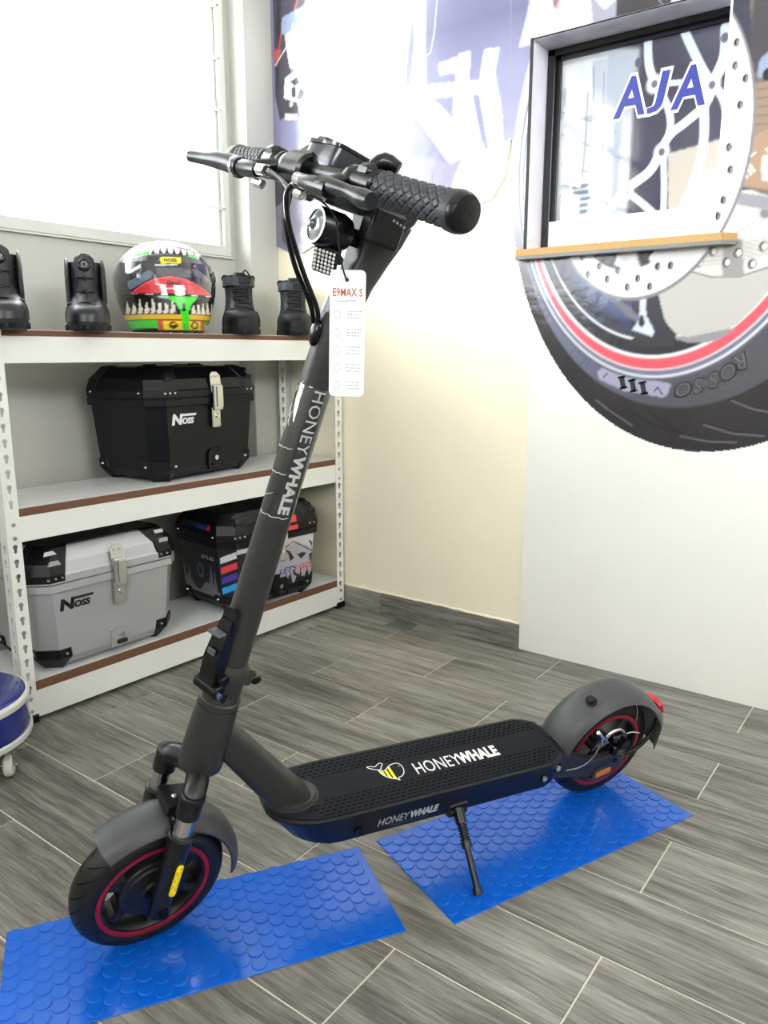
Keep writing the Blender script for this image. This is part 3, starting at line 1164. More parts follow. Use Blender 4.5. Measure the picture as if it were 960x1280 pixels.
# ================================================================== shelving unit
SH_M = Matrix.Translation((0.972, 1.936, 0)) @ RZ(math.radians(-2.2))
SH_W, SH_D, SH_H = 1.30, 0.30, 1.0545
shelf_white = mat('white_powder_coat', srgb(226, 226, 220), 0.42, bump=0.04, bscale=200)
board_brown = mat('brown_fibreboard_edge', srgb(108, 72, 52), 0.75, bump=0.2, bscale=300, var=0.12, vscale=90)
board_top = mat('pale_board_laminate', srgb(214, 216, 216), 0.4)
shelf = empty('shelving_unit', SH_M.translation, SH_M.to_euler(), 'white slotted steel shelving unit with three brown-edged boards under the louvre window', 'shelf')


def keyhole(cx, cz, s=1.0):
    o = []
    for i in range(11):
        a = -0.9 + (PI + 1.8) * i / 10
        o.append((cx + 0.0068 * s * math.cos(a), cz + 0.004 * s + 0.0068 * s * math.sin(a)))
    for i in range(7):
        a = PI + PI * i / 6
        o.append((cx + 0.0038 * s * math.cos(a), cz - 0.009 * s + 0.0042 * s * math.sin(a)))
    return o


BEAMS = ((1.040, 0.068), (0.578, 0.068), (0.092, 0.078))     # top z of beam, height
riv_z = []
for zt, hh_ in BEAMS:
    riv_z += [zt - 0.018, zt - 0.054]
FLG, TK = 0.038, 0.002


def flange(sign):
    """perforated flange in its own plane: x 0..FLG, z height"""
    holes = []
    z = 0.062
    while z < SH_H - 0.02:
        if min(abs(z - r) for r in riv_z) > 0.017:
            holes.append(keyhole(FLG * 0.52 * sign, z))
        z += 0.0395
    return holes


post_mesh = {}
for ix, sx in ((0, 1), (1, -1)):
    for iy, sy in ((0, 1), (1, -1)):
        mb = MB(T(ix * SH_W, iy * SH_D, 0))
        out = [(0, 0.012), (FLG * sx, 0.012), (FLG * sx, SH_H), (0, SH_H)]
        # flange parallel to the front
        mb.prism(out, 0, TK, RX(PI / 2) @ T(0, 0, -TK if sy > 0 else 0), holes=flange(sx))
        # flange parallel to the side
        out = [(0, 0.012), (FLG * sy, 0.012), (FLG * sy, SH_H), (0, SH_H)]
        MSIDE = Matrix(((0, 0, 1, 0), (1, 0, 0, 0), (0, 1, 0, 0), (0, 0, 0, 1)))
        mb.prism(out, 0 if sx > 0 else -TK, TK if sx > 0 else 0, MSIDE, holes=flange(sy))
        o = mb.build('post', shelf_white, shelf)
        f = MB(T(ix * SH_W + sx * 0.018, iy * SH_D + sy * 0.018, 0.0))
        f.box((0, 0, 0.013), (0.044, 0.044, 0.026), 0.004)
        f.build('foot_cap', BLACK, o)
        if iy == 0:
            for z in riv_z:
                MB().cyl((ix * SH_W + sx * FLG * 0.52, 0.001, z), (ix * SH_W + sx * FLG * 0.52, -0.0035, z), 0.0068, 0.005, n=14).build('rivet', SCREW, o, smooth=40)
for (zt, hh_), tb in zip(BEAMS, (1.055, 0.600, 0.119)):
    # front, back and side beams
    for y0, s in ((0.003, 1), (SH_D - 0.003, -1)):
        mb = MB()
        mb.box((SH_W / 2, y0 + s * 0.001, zt - hh_ / 2), (SH_W - 2 * FLG + 0.006, 0.002, hh_), 0.0006)
        mb.box((SH_W / 2, y0 + s * 0.008, zt - hh_ + 0.001), (SH_W - 2 * FLG + 0.006, 0.014, 0.002), 0.0006)
        mb.box((SH_W / 2, y0 + s * 0.009, zt - 0.001), (SH_W - 2 * FLG + 0.006, 0.016, 0.002), 0.0006)
        mb.build('beam', shelf_white, shelf)
    for x0, s in ((0.003, 1), (SH_W - 0.003, -1)):
        mb = MB()
        mb.box((x0 + s * 0.001, SH_D / 2, zt - hh_ / 2), (0.002, SH_D - 2 * FLG + 0.004, hh_), 0.0006)
        mb.box((x0 + s * 0.009, SH_D / 2, zt - 0.001), (0.016, SH_D - 2 * FLG + 0.004, 0.002), 0.0006)
        mb.build('beam', shelf_white, shelf)
    mb = MB()
    mb.box((SH_W / 2, SH_D / 2, (zt + tb) / 2 - 0.0005), (SH_W - 0.012 if zt < 1 else SH_W, SH_D - 0.004, tb - zt - 0.001), 0.0008)
    bo = mb.build('shelf_board', board_brown, shelf)
    MB().box((SH_W / 2, SH_D / 2, tb - 0.0002), (SH_W - 0.014, SH_D - 0.007, 0.0012), 0.0003).build('laminate', board_top, bo)


def shelf_pt(x, y, z):
    return SH_M @ Vector((x, y, z))


# ================================================================== top cases
case_black = mat('black_aluminium', srgb(10, 12, 17), 0.34, 0.0, spec=0.28, bump=0.03, bscale=300)
case_silver = mat('silver_aluminium', srgb(186, 187, 188), 0.36, 0.5, bump=0.02, bscale=300, rvar=0.06, vscale=30)
case_dark = mat('dark_lid_panel', srgb(26, 27, 30), 0.3, 0.2)
guard = mat('black_corner_plastic', srgb(9, 9, 11), 0.42, spec=0.35, bump=0.1, bscale=250)
seam_m = mat('seal_line', srgb(12, 12, 14), 0.6)


def octa(W, D, c):
    return [(-W / 2 + c, -D / 2), (W / 2 - c, -D / 2), (W / 2, -D / 2 + c), (W / 2, D / 2 - c), (W / 2 - c, D / 2), (-W / 2 + c, D / 2), (-W / 2, D / 2 - c), (-W / 2, -D / 2 + c)]


def make_case(name, loc, rz, label, W, D, H, body_m, logo_m, logo=True, lid_top=None, art=False, corner_m=None):
    root = empty(name, loc, (0, 0, rz), label, 'top case')
    ch = 0.045
    zb = 0.010            # stands on its corner feet
    zr = H * 0.72         # rim
    Wb, Db = W - 0.045, D - 0.04
    Wr, Dr = W - 0.014, D - 0.014

    def ring(w_, d_, c, z):
        return [(x, y, z) for x, y in octa(w_, d_, c)]
    mb = MB()
    mb.rings([ring(Wb - 0.05, Db - 0.05, ch - 0.01, zb), ring(Wb, Db, ch, zb + 0.028), ring(Wr, Dr, ch, zr)])
    body = mb.build('body', body_m, root)
    # rim bands (lower and upper half of the opening)
    mb = MB()
    mb.rings([ring(W - 0.006, D - 0.006, ch, zr - 0.022), ring(W, D, ch, zr - 0.019), ring(W, D, ch, zr), ring(W - 0.006, D - 0.006, ch, zr + 0.001)])
    mb.build('rim', body_m if corner_m is None else corner_m, root)
    mb = MB()
    mb.rings([ring(W - 0.008, D - 0.008, ch, zr + 0.0005), ring(W - 0.008, D - 0.008, ch, zr + 0.0028)])
    mb.build('seal', seam_m, root)
    # lid
    mb = MB()
    zl = zr + 0.003
    mb.rings([ring(W - 0.004, D - 0.004, ch, zl), ring(W, D, ch, zl + 0.003), ring(W, D, ch, zl + 0.022), ring(W - 0.008, D - 0.008, ch, zl + 0.026),
              ring(W - 0.022, D - 0.022, ch, H - 0.04), ring(W - 0.085, D - 0.085, ch * 0.8, H - 0.006), ring(W - 0.095, D - 0.095, ch * 0.8, H - 0.004)])
    lid = mb.build('lid', body_m, root)
    if lid_top is not None:
        mb = MB()
        mb.rings([ring(W - 0.10, D - 0.10, ch * 0.7, H - 0.0045), ring(W - 0.104, D - 0.104, ch * 0.7, H - 0.001)])
        mb.build('lid_pad', lid_top, lid)
    # tie bars on the lid
    for x in (-W * 0.2, W * 0.2):
        m2 = MB(T(x, 0, H - 0.003))
        m2.box((0, 0, 0.004), (0.05, 0.012, 0.006), 0.002)
        m2.build('tie_bar', guard, lid)

    # corner plates: follow three faces of a corner, slightly proud
    def corner_plate(sx, sy, zs, inset, plate_name, tall, arm, windows):
        """zs: list of (W,D,ch,z) rings bounding the plate from bottom to top"""
        vs_rings = []
        for (w_, d_, c, z) in zs:
            g = 0.0035
            w_ += 2 * g
            d_ += 2 * g
            pts = [(sx * (w_ / 2 - c - arm), sy * d_ / 2, z), (sx * (w_ / 2 - c), sy * d_ / 2, z), (sx * w_ / 2, sy * (d_ / 2 - c), z), (sx * w_ / 2, sy * (d_ / 2 - c - arm * 0.8), z)]
            inn = [(p[0] - sx * 0.005, p[1] - sy * 0.005, p[2]) for p in reversed(pts)]
            vs_rings.append(pts + inn)
        m3 = MB()
        m3.rings(vs_rings)
        return m3.build(plate_name, guard, root)
    for sx in (-1, 1):
        for sy in (-1, 1):
            o = corner_plate(sx, sy, [(W - 0.006, D - 0.006, ch, zl + 0.006), (W - 0.006, D - 0.006, ch, zl + 0.026), (W - 0.022, D - 0.022, ch, H - 0.04), (W - 0.083, D - 0.083, ch * 0.8, H - 0.004), (W - 0.11, D - 0.11, ch * 0.7, H)], 0, 'lid_corner', 0, 0.045, True)
            # raised ribs leaving two windows where the lid shows through
            if sy < 0:
                for k, (za, zc) in enumerate(((H - 0.046, H - 0.030), (H - 0.020, H - 0.012))):
                    t0 = (za - (H - 0.04)) / 0.034
                    yy = D / 2 - (0.0075 if k == 0 else 0.030) + 0.0002
                    m4 = MB(T(sx * (W / 2 - ch - 0.022), -yy + 0.0, (za + zc) / 2) @ RX(math.radians(0 if k == 0 else -40)))
                    m4.prism([(-0.018 + 0.003 * sx, -0.006), (0.016, -0.006), (0.013 + 0.003 * sx, 0.006), (-0.014, 0.006)], -0.002, 0.004, RX(PI / 2))
                    m4.build('corner_window', body_m, o)
                for i in range(3):
                    xx = sx * (W / 2 - ch - 0.036 + i * 0.020)
                    MB().cyl((xx, -D / 2 - 0.001, zl + 0.017), (xx, -D / 2 - 0.0045, zl + 0.017), 0.0042, 0.003, n=12).build('screw', SCREW, o, smooth=40)
            xx = sx * (W / 2 + 0.001)
            MB().cyl((xx, sy * (D / 2 - ch - 0.02), zl + 0.017), (xx + sx * 0.0035, sy * (D / 2 - ch - 0.02), zl + 0.017), 0.0042, 0.003, n=12).build('screw', SCREW, o, smooth=40)
            # lower corner shoe
            z1 = zb + 0.055
            k = (z1 - zb - 0.028) / (zr - zb - 0.028)
            w1, d1 = Wb + (Wr - Wb) * k, Db + (Dr - Db) * k
            m5 = MB()
            g = 0.004

            def shoe(w_, d_, c, z, arm):
                w_ += 2 * g
                d_ += 2 * g
                pts = [(sx * (w_ / 2 - c - arm), sy * d_ / 2, z), (sx * (w_ / 2 - c), sy * d_ / 2, z), (sx * w_ / 2, sy * (d_ / 2 - c), z), (sx * w_ / 2, sy * (d_ / 2 - c - arm), z)]
                inn = [(p[0] - sx * 0.012, p[1] - sy * 0.012, p[2]) for p in reversed(pts)]
                return pts + inn
            m5.rings([shoe(Wb - 0.062, Db - 0.062, ch - 0.012, 0.0, 0.004), shoe(Wb - 0.045, Db - 0.045, ch - 0.01, zb, 0.012), shoe(Wb, Db, ch, zb + 0.028, 0.036), shoe(w1, d1, ch, z1, 0.034)])
            so = m5.build('corner_shoe', guard, root)
            if sy < 0:
                MB().cyl((sx * (w1 / 2 - ch - 0.018), -d1 / 2 - 0.003, z1 - 0.014), (sx * (w1 / 2 - ch - 0.018), -d1 / 2 - 0.007, z1 - 0.014), 0.005, 0.0035, n=12).build('screw', SCREW, so, smooth=40)
            MB().cyl((sx * (w1 / 2 + 0.003), sy * (d1 / 2 - ch - 0.012), z1 - 0.014), (sx * (w1 / 2 + 0.007), sy * (d1 / 2 - ch - 0.012), z1 - 0.014), 0.005, 0.0035, n=12).build('screw', SCREW, so, smooth=40)
    # latch -------------------------------------------------------------
    lx = 0.012
    LS = Matrix.Diagonal((1.2, 1.0, 1.25, 1))
    m6 = MB(T(lx, -D / 2 - 0.002, zr) @ LS)
    m6.prism([(-0.018, 0.0), (0.020, 0.0), (0.020, 0.042), (0.008, 0.052), (-0.010, 0.052), (-0.018, 0.044)], 0, 0.004, T(0, 0.0, 0.012) @ RX(math.radians(90 - 8)))
    la = m6.build('latch', STEEL, root)
    m6 = MB(T(lx, -D / 2 - 0.010, zr) @ LS)
    m6.box((0, 0, 0.0), (0.034, 0.012, 0.066), 0.003)
    m6.build('latch_lever', STEEL, la)
    m6 = MB(T(lx + 0.003, -D / 2 - 0.018, zr) @ LS)
    m6.box((0, 0, 0.002), (0.022, 0.004, 0.052), 0.001)
    m6.build('latch_face', mat('satin_nickel', srgb(214, 210, 204), 0.22, 0.9), la)
    m6 = MB(T(lx, -Dr / 2 - 0.006, zr) @ LS)
    m6.box((0, 0, -0.052), (0.032, 0.010, 0.052), 0.003)
    m6.build('latch_hasp', STEEL, la)
    MB(T(lx, 0, zr - 0.012)).cyl((0.002, -Dr / 2 - 0.010, -0.048), (0.002, -Dr / 2 - 0.017, -0.048), 0.0075, 0.006, n=18).build('key_lock', CHROME, la, smooth=40)
    for i in (-1, 1):
        MB(T(lx, -D / 2 + 0.000, zr + 0.066)).sphere((i * 0.008, -0.006, 0), 0.0028, 8, 6).build('rivet', SCREW, la, smooth=180)
    # lower lock plate ------------------------------------------------------
    m7 = MB(T(lx + 0.004, -Db / 2 - 0.006, zb + 0.05) @ RX(math.radians(90 + 3)))
    m7.prism([(-0.034, -0.035), (0.034, -0.035), (0.034, 0.020), (0.024, 0.031), (-0.024, 0.031), (-0.034, 0.020)], -0.004, 0.002)
    lp = m7.build('lock_plate', body_m if not art else guard, root)
    m7 = MB(T(lx + 0.004, -Db / 2 - 0.006, zb + 0.05))
    m7.cyl((0, 0.002, 0.0), (0, -0.006, 0.0), 0.0095, 0.008, n=20)
    m7.build('lock_cylinder', SCREW, lp, smooth=40)
    m7 = MB(T(lx + 0.004, -Db / 2 - 0.008, zb + 0.05))
    m7.box((0, 0, -0.022), (0.034, 0.014, 0.014), 0.004)
    m7.build('lock_pull', guard, lp)
    # logo -------------------------------------------------------------
    if logo:
        zz = zr - 0.062
        k = (zz - zb - 0.028) / (zr - zb - 0.028)
        dd = Db + (Dr - Db) * k
        tilt = math.atan2((Dr - Db) / 2, zr - zb - 0.028)
        Mf = T(-W * 0.25, -dd / 2 - 0.0012, zz) @ RX(PI / 2 - tilt * -1 * 0 - 0.0)
        lm = MB(Mf @ RX(tilt))
        vs, fs = text_geo('N', 1, 0.05, 0.12, depth=0.0012, height=0.034)
        vs = [(v[0] * 1.25 - 0.026, v[1], v[2]) for v in vs]
        lm.add(vs, fs)
        vs, fs = text_geo('OSS', 1, 0.05, 0.12, depth=0.0012, height=0.020)
        vs = [(v[0] * 1.1 + 0.019, v[1] - 0.006, v[2]) for v in vs]
        lm.add(vs, fs)
        lm.prism([(-0.010, 0.009), (0.052, 0.009), (0.054, 0.016), (-0.008, 0.016)], -0.0006, 0.0006)
        lm.build('brand_lettering', logo_m, root)
    return root, dict(W=W, D=D, H=H, zb=zb, zr=zr, Wb=Wb, Db=Db, Wr=Wr, Dr=Dr, ch=ch, body=body, lid=lid, zl=zl)


logo_white = mat('white_logo', srgb(225, 228, 230), 0.3)
logo_black = mat('black_logo', srgb(20, 20, 22), 0.3)
p1_, p2_ = on_z(200, 606, 0.6), on_z(306, 586, 0.6)
make_case('top_case', (1.668, 2.112, 0.6), math.radians(5), 'black aluminium motorcycle top case with white lettering on the middle shelf', 0.488, 0.350, 0.358, case_black, logo_white)
make_case('top_case', (1.270, 2.085, 0.119), math.radians(-2), 'silver aluminium motorcycle top case with black corners on the bottom shelf', 0.482, 0.345, 0.356, case_silver, logo_black, lid_top=case_dark)
CASE3, c3 = make_case('top_case', (1.905, 2.03, 0.119), math.radians(-6), 'black motorcycle top case printed with mountains and coloured stripes on the bottom shelf', 0.455, 0.335, 0.352, case_black, logo_white, logo=False, art=True)
# ================================================================== blue stud mats on the floor
mat_blue = mat('blue_pvc_mat', srgb(8, 96, 208), 0.22, coat=0.25, var=0.05, vscale=20)
mat_edge = mat('mat_backing', srgb(150, 160, 170), 0.7)


def make_mat(corner, ang, L_, W_, label):
    root = empty('stud_mat', (corner[0], corner[1], 0), (0, 0, ang), label, 'mat')
    o = MB().box((L_ / 2, -W_ / 2, 0.0012), (L_, W_, 0.0024), 0.0006).build('sheet', mat_blue, root)
    me = None
    px_, py_ = 0.02555, 0.0295
    i = 0
    x = 0.014
    while x < L_ - 0.008:
        y = -0.012 - (py_ / 2 if i % 2 else 0)
        while y > -W_ + 0.008:
            if me is None:
                mb = MB()
                mb.lathe([(0.0136, 0.0), (0.0132, 0.0016), (0.0124, 0.0020)], 18)
                s = mb.build('stud', mat_blue, root)
                me = s.data
            else:
                s = bpy.data.objects.new('stud', me)
                COL.objects.link(s)
                s.parent = root
            s.location = (x, y, 0.0023)
            y -= py_
        x += px_
        i += 1
    return root


make_mat((0.548, 1.232), math.radians(-32.0), 0.655, 0.252, 'blue vinyl coin-stud mat under the front wheel of the scooter')
make_mat((1.141, 0.868), math.radians(-22.6), 0.645, 0.278, 'blue vinyl coin-stud mat under the rear wheel and the kickstand')

# ================================================================== floor plate by the baseboard
fp = empty('floor_cover_plate', (2.233, 1.577, 0), (0, 0, 0), 'small grey metal cover plate on the floor tiles beside the baseboard', 'cover plate')
plate_m = mat('dull_zinc', srgb(120, 126, 124), 0.4, 0.6, var=0.2, vscale=30)
MB().box((0, 0, 0.0015), (0.078, 0.098, 0.003), 0.001).build('plate', plate_m, fp)
MB().box((0.004, 0.0, 0.0034), (0.052, 0.064, 0.0014), 0.0005).build('lid', plate_m, fp)
for x, y in ((-0.032, -0.042), (0.032, 0.042), (-0.032, 0.042), (0.032, -0.042)):
    MB().cyl((x, y, 0.003), (x, y, 0.004), 0.003, n=8).build('screw', STEEL, fp)

# ================================================================== round rolling stool
navy = mat('blue_vinyl', srgb(8, 32, 120), 0.14, coat=0.5)
trim_m = mat('pale_plastic_trim', srgb(206, 206, 200), 0.35)
st = empty('rolling_stool', (0.752, 1.842, 0), (0, 0, 0), 'round blue vinyl rolling stool with pale trim bands and white casters', 'stool')
R_ = 0.166
mb = MB()
mb.lathe([(0.001, 0.084), (R_ - 0.012, 0.084), (R_ - 0.004, 0.090), (R_ + 0.002, 0.10), (R_ - 0.002, 0.185), (R_ - 0.008, 0.196), (R_ - 0.016, 0.1995), (0.001, 0.203)], 72)
mb.build('seat', navy, st, smooth=40)
for z0 in (0.088, 0.174):
    mb = MB()
    mb.lathe_loop([(R_ - 0.004, z0), (R_ + 0.004, z0 + 0.002), (R_ + 0.006, z0 + 0.006), (R_ + 0.004, z0 + 0.0095), (R_ + 0.006, z0 + 0.013), (R_ + 0.004, z0 + 0.018), (R_ - 0.004, z0 + 0.020)], 72)
    mb.build('trim_band', trim_m, st, smooth=60)
cast_m = mat('white_caster_nylon', srgb(222, 218, 208), 0.4, var=0.08, vscale=40)
a_first = math.atan2(1.735 - 1.842, 0.820 - 0.752)
for k in range(4):
    a = a_first + PI / 2 * k
    x, y = 0.128 * math.cos(a), 0.128 * math.sin(a)
    CM = T(x, y, 0.027) @ RZ(0.9 + k)
    mb = MB(CM)
    mb.cyl((0, -0.010, 0), (0, 0.010, 0), 0.027, n=28, bev=0.004)
    cw = mb.build('caster_wheel', cast_m, st, smooth=40)
    mb = MB(CM)
    for s in (-1, 1):
        mb.box((0.004, s * 0.0135, 0.022), (0.020, 0.003, 0.052), 0.001)
    mb.box((0.004, 0, 0.050), (0.030, 0.034, 0.004), 0.001)
    mb.cyl((0.004, 0, 0.05), (0.004, 0, 0.060), 0.010, n=12)
    mb.build('caster_fork', STEEL, cw)
    mb = MB(CM)
    mb.cyl((0, -0.0185, 0), (0, 0.0185, 0), 0.0048, n=10)
    mb.build('caster_bolt', SCREW, cw)

# ================================================================== printed panels on the third top case


def face_print(name, P, nu, nv, fn, m_, parent, lift):
    """P: four corners (bottom left, bottom right, top right, top left); fn(U,V) gives colours"""
    P = [np.array(p, float) for p in P]
    U, V = np.meshgrid(np.linspace(0, 1, nu), np.linspace(0, 1, nv))
    X = (P[0] * (1 - U)[..., None] + P[1] * U[..., None]) * (1 - V)[..., None] + (P[3] * (1 - U)[..., None] + P[2] * U[..., None]) * V[..., None]
    n_ = np.cross(P[1] - P[0], P[3] - P[0])
    n_ /= np.linalg.norm(n_)
    X = X + n_ * lift
    mb = MB()
    mb.v = X.reshape(-1, 3).tolist()
    mb.f = [(j * nu + i, j * nu + i + 1, (j + 1) * nu + i + 1, (j + 1) * nu + i) for j in range(nv - 1) for i in range(nu - 1)]
    return mb.build(name, m_, parent, colors=fn(U, V).reshape(-1, 3), recalc=False)


def inpoly(U, V, P):
    ins = np.zeros(U.shape, bool)
    j = len(P) - 1
    for i in range(len(P)):
        xi, yi = P[i]
        xj, yj = P[j]
        if yi != yj:
            ins ^= ((yi > V) != (yj > V)) & (U < (xj - xi) * (V - yi) / (yj - yi) + xi)
        j = i
    return ins


def forest(U, base, hgt, seed, n=26):
    """height of a spiky row of firs"""
    r = np.random.default_rng(seed)
    h = np.full(U.shape, base)
    for k in range(n):
        c, w_, t = r.random(), 0.02 + 0.03 * r.random(), hgt * (0.35 + 0.65 * r.random())
        d = np.abs(U - c) / w_
        h = np.maximum(h, base + t * np.clip(1 - d, 0, 1))
    return h


def art_front(U, V):
    c = np.ones(U.shape + (3,)) * lin((170, 164, 172))
    # mountain lines
    ridge = np.abs(V - (0.92 - 1.1 * np.abs(U - 0.72)))
    c[(V > 0.90 - 0.9 * np.abs(U - 0.76)) & (V > 0.55)] = lin((196, 192, 200))
    c[(ridge < 0.012) & (U > 0.55)] = lin((28, 26, 30))
    for P in ([(0.60, 0.80), (0.66, 0.66), (0.69, 0.50), (0.74, 0.56), (0.68, 0.72)], [(0.78, 0.62), (0.84, 0.50), (0.92, 0.60), (0.86, 0.64)], [(0.93, 0.9), (0.99, 0.8), (0.99, 0.7), (0.95, 0.82)], [(0.72, 0.32), (0.80, 0.18), (0.92, 0.08), (0.84, 0.06), (0.74, 0.2)], [(0.95, 0.55), (1.0, 0.3), (1.0, 0.6)]):
        c[inpoly(U, V, P)] = lin((26, 24, 28))
    dark = V < forest(U, 0.02, 0.30, 5)
    c[dark & (U > 0.55)] = lin((24, 24, 28))
    c[(U < 0.55) & (V < 0.42 + 0.12 * np.sin(9 * U))] = lin((20, 20, 24))
    c[(U < 0.50) & (V > 0.42) & (V < 0.9)] = lin((34, 34, 40))
    return c


def art_side(U, V):
    c = np.ones(U.shape + (3,)) * lin((16, 18, 26))
    c[V < 0.12 + forest(U, 0.0, 0.55, 9, 30)] = lin((120, 118, 122))
    c[(V < 0.55) & (V > 0.16 + 0.1 * np.sin(12 * U)) & (np.abs(U - 0.45) < 0.26)] = lin((20, 22, 30))
    c[(np.hypot((U - 0.5) / 0.09, (V - 0.48) / 0.16) < 1) & (np.hypot((U - 0.5) / 0.05, (V - 0.48) / 0.1) > 1)] = lin((70, 90, 120))
    return c


def art_corner(U, V):
    c = np.ones(U.shape + (3,)) * lin((24, 24, 28))
    for k, col in enumerate(((206, 206, 210), (226, 62, 78), (70, 56, 160), (28, 160, 224))):
        z0 = 0.86 - 0.21 * k
        c[inpoly(U, V, [(0.1, z0 - 0.14), (1.0, z0 - 0.02), (1.0, z0 + 0.11), (0.1, z0 - 0.01)])] = lin(col)
    return c


def art_lid(U, V):
    c = np.ones(U.shape + (3,)) * lin((20, 22, 30))
    c[inpoly(U, V, [(0.50, 0.1), (0.68, 0.1), (0.74, 0.75), (0.50, 0.75)])] = lin((30, 60, 150))
    c[inpoly(U, V, [(0.70, 0.1), (0.82, 0.1), (0.92, 0.9), (0.80, 0.9)])] = lin((220, 40, 56))
    c[inpoly(U, V, [(0.15, 0.45), (0.45, 0.45), (0.5, 0.95), (0.2, 0.95)])] = lin((16, 48, 96))
    return c


pm3 = print_mat('printed_case_film', 0.3)
k_ = c3


def body_pt(fx, fy, z):
    """point on the body wall; fx, fy in -1..1 of the half sizes at height z"""
    t = (z - k_['zb'] - 0.028) / (k_['zr'] - k_['zb'] - 0.028)
    w_ = k_['Wb'] + (k_['Wr'] - k_['Wb']) * t
    d_2 = k_['Db'] + (k_['Dr'] - k_['Db']) * t
    return w_, d_2


zA, zB = k_['zb'] + 0.045, k_['zr'] - 0.024
wA, dA = body_pt(0, 0, zA)
wB, dB = body_pt(0, 0, zB)
c_ = k_['ch']
face_print('front_print', [(-wA / 2 + c_, -dA / 2, zA), (wA / 2 - c_, -dA / 2, zA), (wB / 2 - c_, -dB / 2, zB), (-wB / 2 + c_, -dB / 2, zB)], 120, 80, art_front, pm3, CASE3, 0.0006)
face_print('side_print', [(-wA / 2, dA / 2 - c_, zA), (-wA / 2, -dA / 2 + c_, zA), (-wB / 2, -dB / 2 + c_, zB), (-wB / 2, dB / 2 - c_, zB)], 100, 80, art_side, pm3, CASE3, 0.0006)
face_print('corner_print', [(-wA / 2, -dA / 2 + c_, zA), (-wA / 2 + c_, -dA / 2, zA), (-wB / 2 + c_, -dB / 2, zB), (-wB / 2, -dB / 2 + c_, zB)], 24, 80, art_corner, pm3, CASE3, 0.0006)
zl_, H_ = k_['zl'], k_['H']
W3, D3 = k_['W'], k_['D']
face_print('lid_print', [(-(W3 - 0.012) / 2, (D3) / 2 - c_, zl_ + 0.028), (-(W3 - 0.012) / 2, -(D3) / 2 + c_, zl_ + 0.028), (-(W3 - 0.022) / 2, -(D3 - 0.022) / 2 + c_, H_ - 0.041), (-(W3 - 0.022) / 2, (D3 - 0.022) / 2 - c_, H_ - 0.041)], 60, 20, art_lid, pm3, k_['lid'], 0.0012)
face_print('lid_stripe', [(W3 * 0.10, -(D3 - 0.0) / 2, zl_ + 0.005), (W3 * 0.20, -(D3 - 0.0) / 2, zl_ + 0.005), (W3 * 0.20, -(D3 - 0.0) / 2, zl_ + 0.021), (W3 * 0.10, -(D3 - 0.0) / 2, zl_ + 0.021)], 4, 4, lambda U, V: np.ones(U.shape + (3,)) * lin((226, 60, 70)), pm3, k_['lid'], 0.0008)
face_print('lid_stripe', [(W3 * 0.10, -(D3 - 0.012) / 2, zl_ + 0.030), (W3 * 0.20, -(D3 - 0.012) / 2, zl_ + 0.030), (W3 * 0.20, -(D3 - 0.022) / 2, H_ - 0.041), (W3 * 0.10, -(D3 - 0.022) / 2, H_ - 0.041)], 4, 4, lambda U, V: np.ones(U.shape + (3,)) * lin((226, 60, 70)), pm3, k_['lid'], 0.0012)
for body_, s_, M_ in (("LET'S GO", 0.013, frame_m((-wB / 2 - 0.0012, -0.055, zB - 0.035), (0, -1, 0), (-0.09, 0, 1))),):
    vs, fs = text_geo(body_, 1, 0.0, 0, depth=0.0, height=s_)
    mb = MB(M_)
    mb.add(vs, fs)
    mb.build('lettering', WHITE_INK, CASE3)
vs, fs = text_geo("LET'S GO", 1, 0.02, 0.2, depth=0.0, height=0.022)
xm = max(v[0] for v in vs)
for nm, test, m_ in (('lettering', lambda x: x < -xm * 0.0, mat('violet_ink', srgb(70, 50, 150), 0.4)), ('lettering', lambda x: x >= -xm * 0.0, mat('red_ink', srgb(215, 60, 80), 0.4))):
    mb = MB(frame_m((0.085, -(dA + dB) / 4 - 0.0016, (zA + zB) / 2 - 0.028), (1, 0, 0), (0, -0.09, 1)))
    ff = [f for f in fs if test(sum(vs[i][0] for i in f) / len(f))]
    mb.add([(v[0] * 1.25, v[1], v[2]) for v in vs], ff)
    mb.build(nm, m_, CASE3)

# ================================================================== boots on the top board
leather = mat('black_boot_leather', srgb(20, 22, 28), 0.42, bump=0.25, bscale=140)
suede = mat('charcoal_boot_suede', srgb(32, 34, 40), 0.7, spec=0.2, bump=0.4, bscale=220)
sole_m = mat('black_boot_sole', srgb(14, 14, 17), 0.55, spec=0.3)
patent = mat('black_toe_cap', srgb(24, 25, 30), 0.36)
lace_m = mat('black_lace', srgb(16, 16, 18), 0.7)


def foot_ring(z, front, back, w_, n=36, toe=2.6, shift=0.0):
    """closed outline: front (toe, -y) .. back (+y)"""
    r = []
    for i in range(n):
        a = 2 * PI * i / n
        cx, sy = math.cos(a), math.sin(a)
        e = 2.0 / toe
        x = math.copysign(abs(cx) ** e, cx) * w_ / 2
        yy = math.copysign(abs(sy) ** e, sy)
        y = yy * (back if yy > 0 else front)
        # narrower heel
        if yy > 0:
            x *= 1 - 0.14 * yy
        r.append((x + shift, y, z))
    return r


def interp_rings(keys, n):
    """keys: (z, front, back, width)"""
    K = np.array(keys, float)
    t = np.linspace(0, 1, n)
    s = np.linspace(0, 1, len(K))
    out = []
    for q in t:
        out.append([float(np.interp(q, s, K[:, k])) for k in range(4)])
    return out


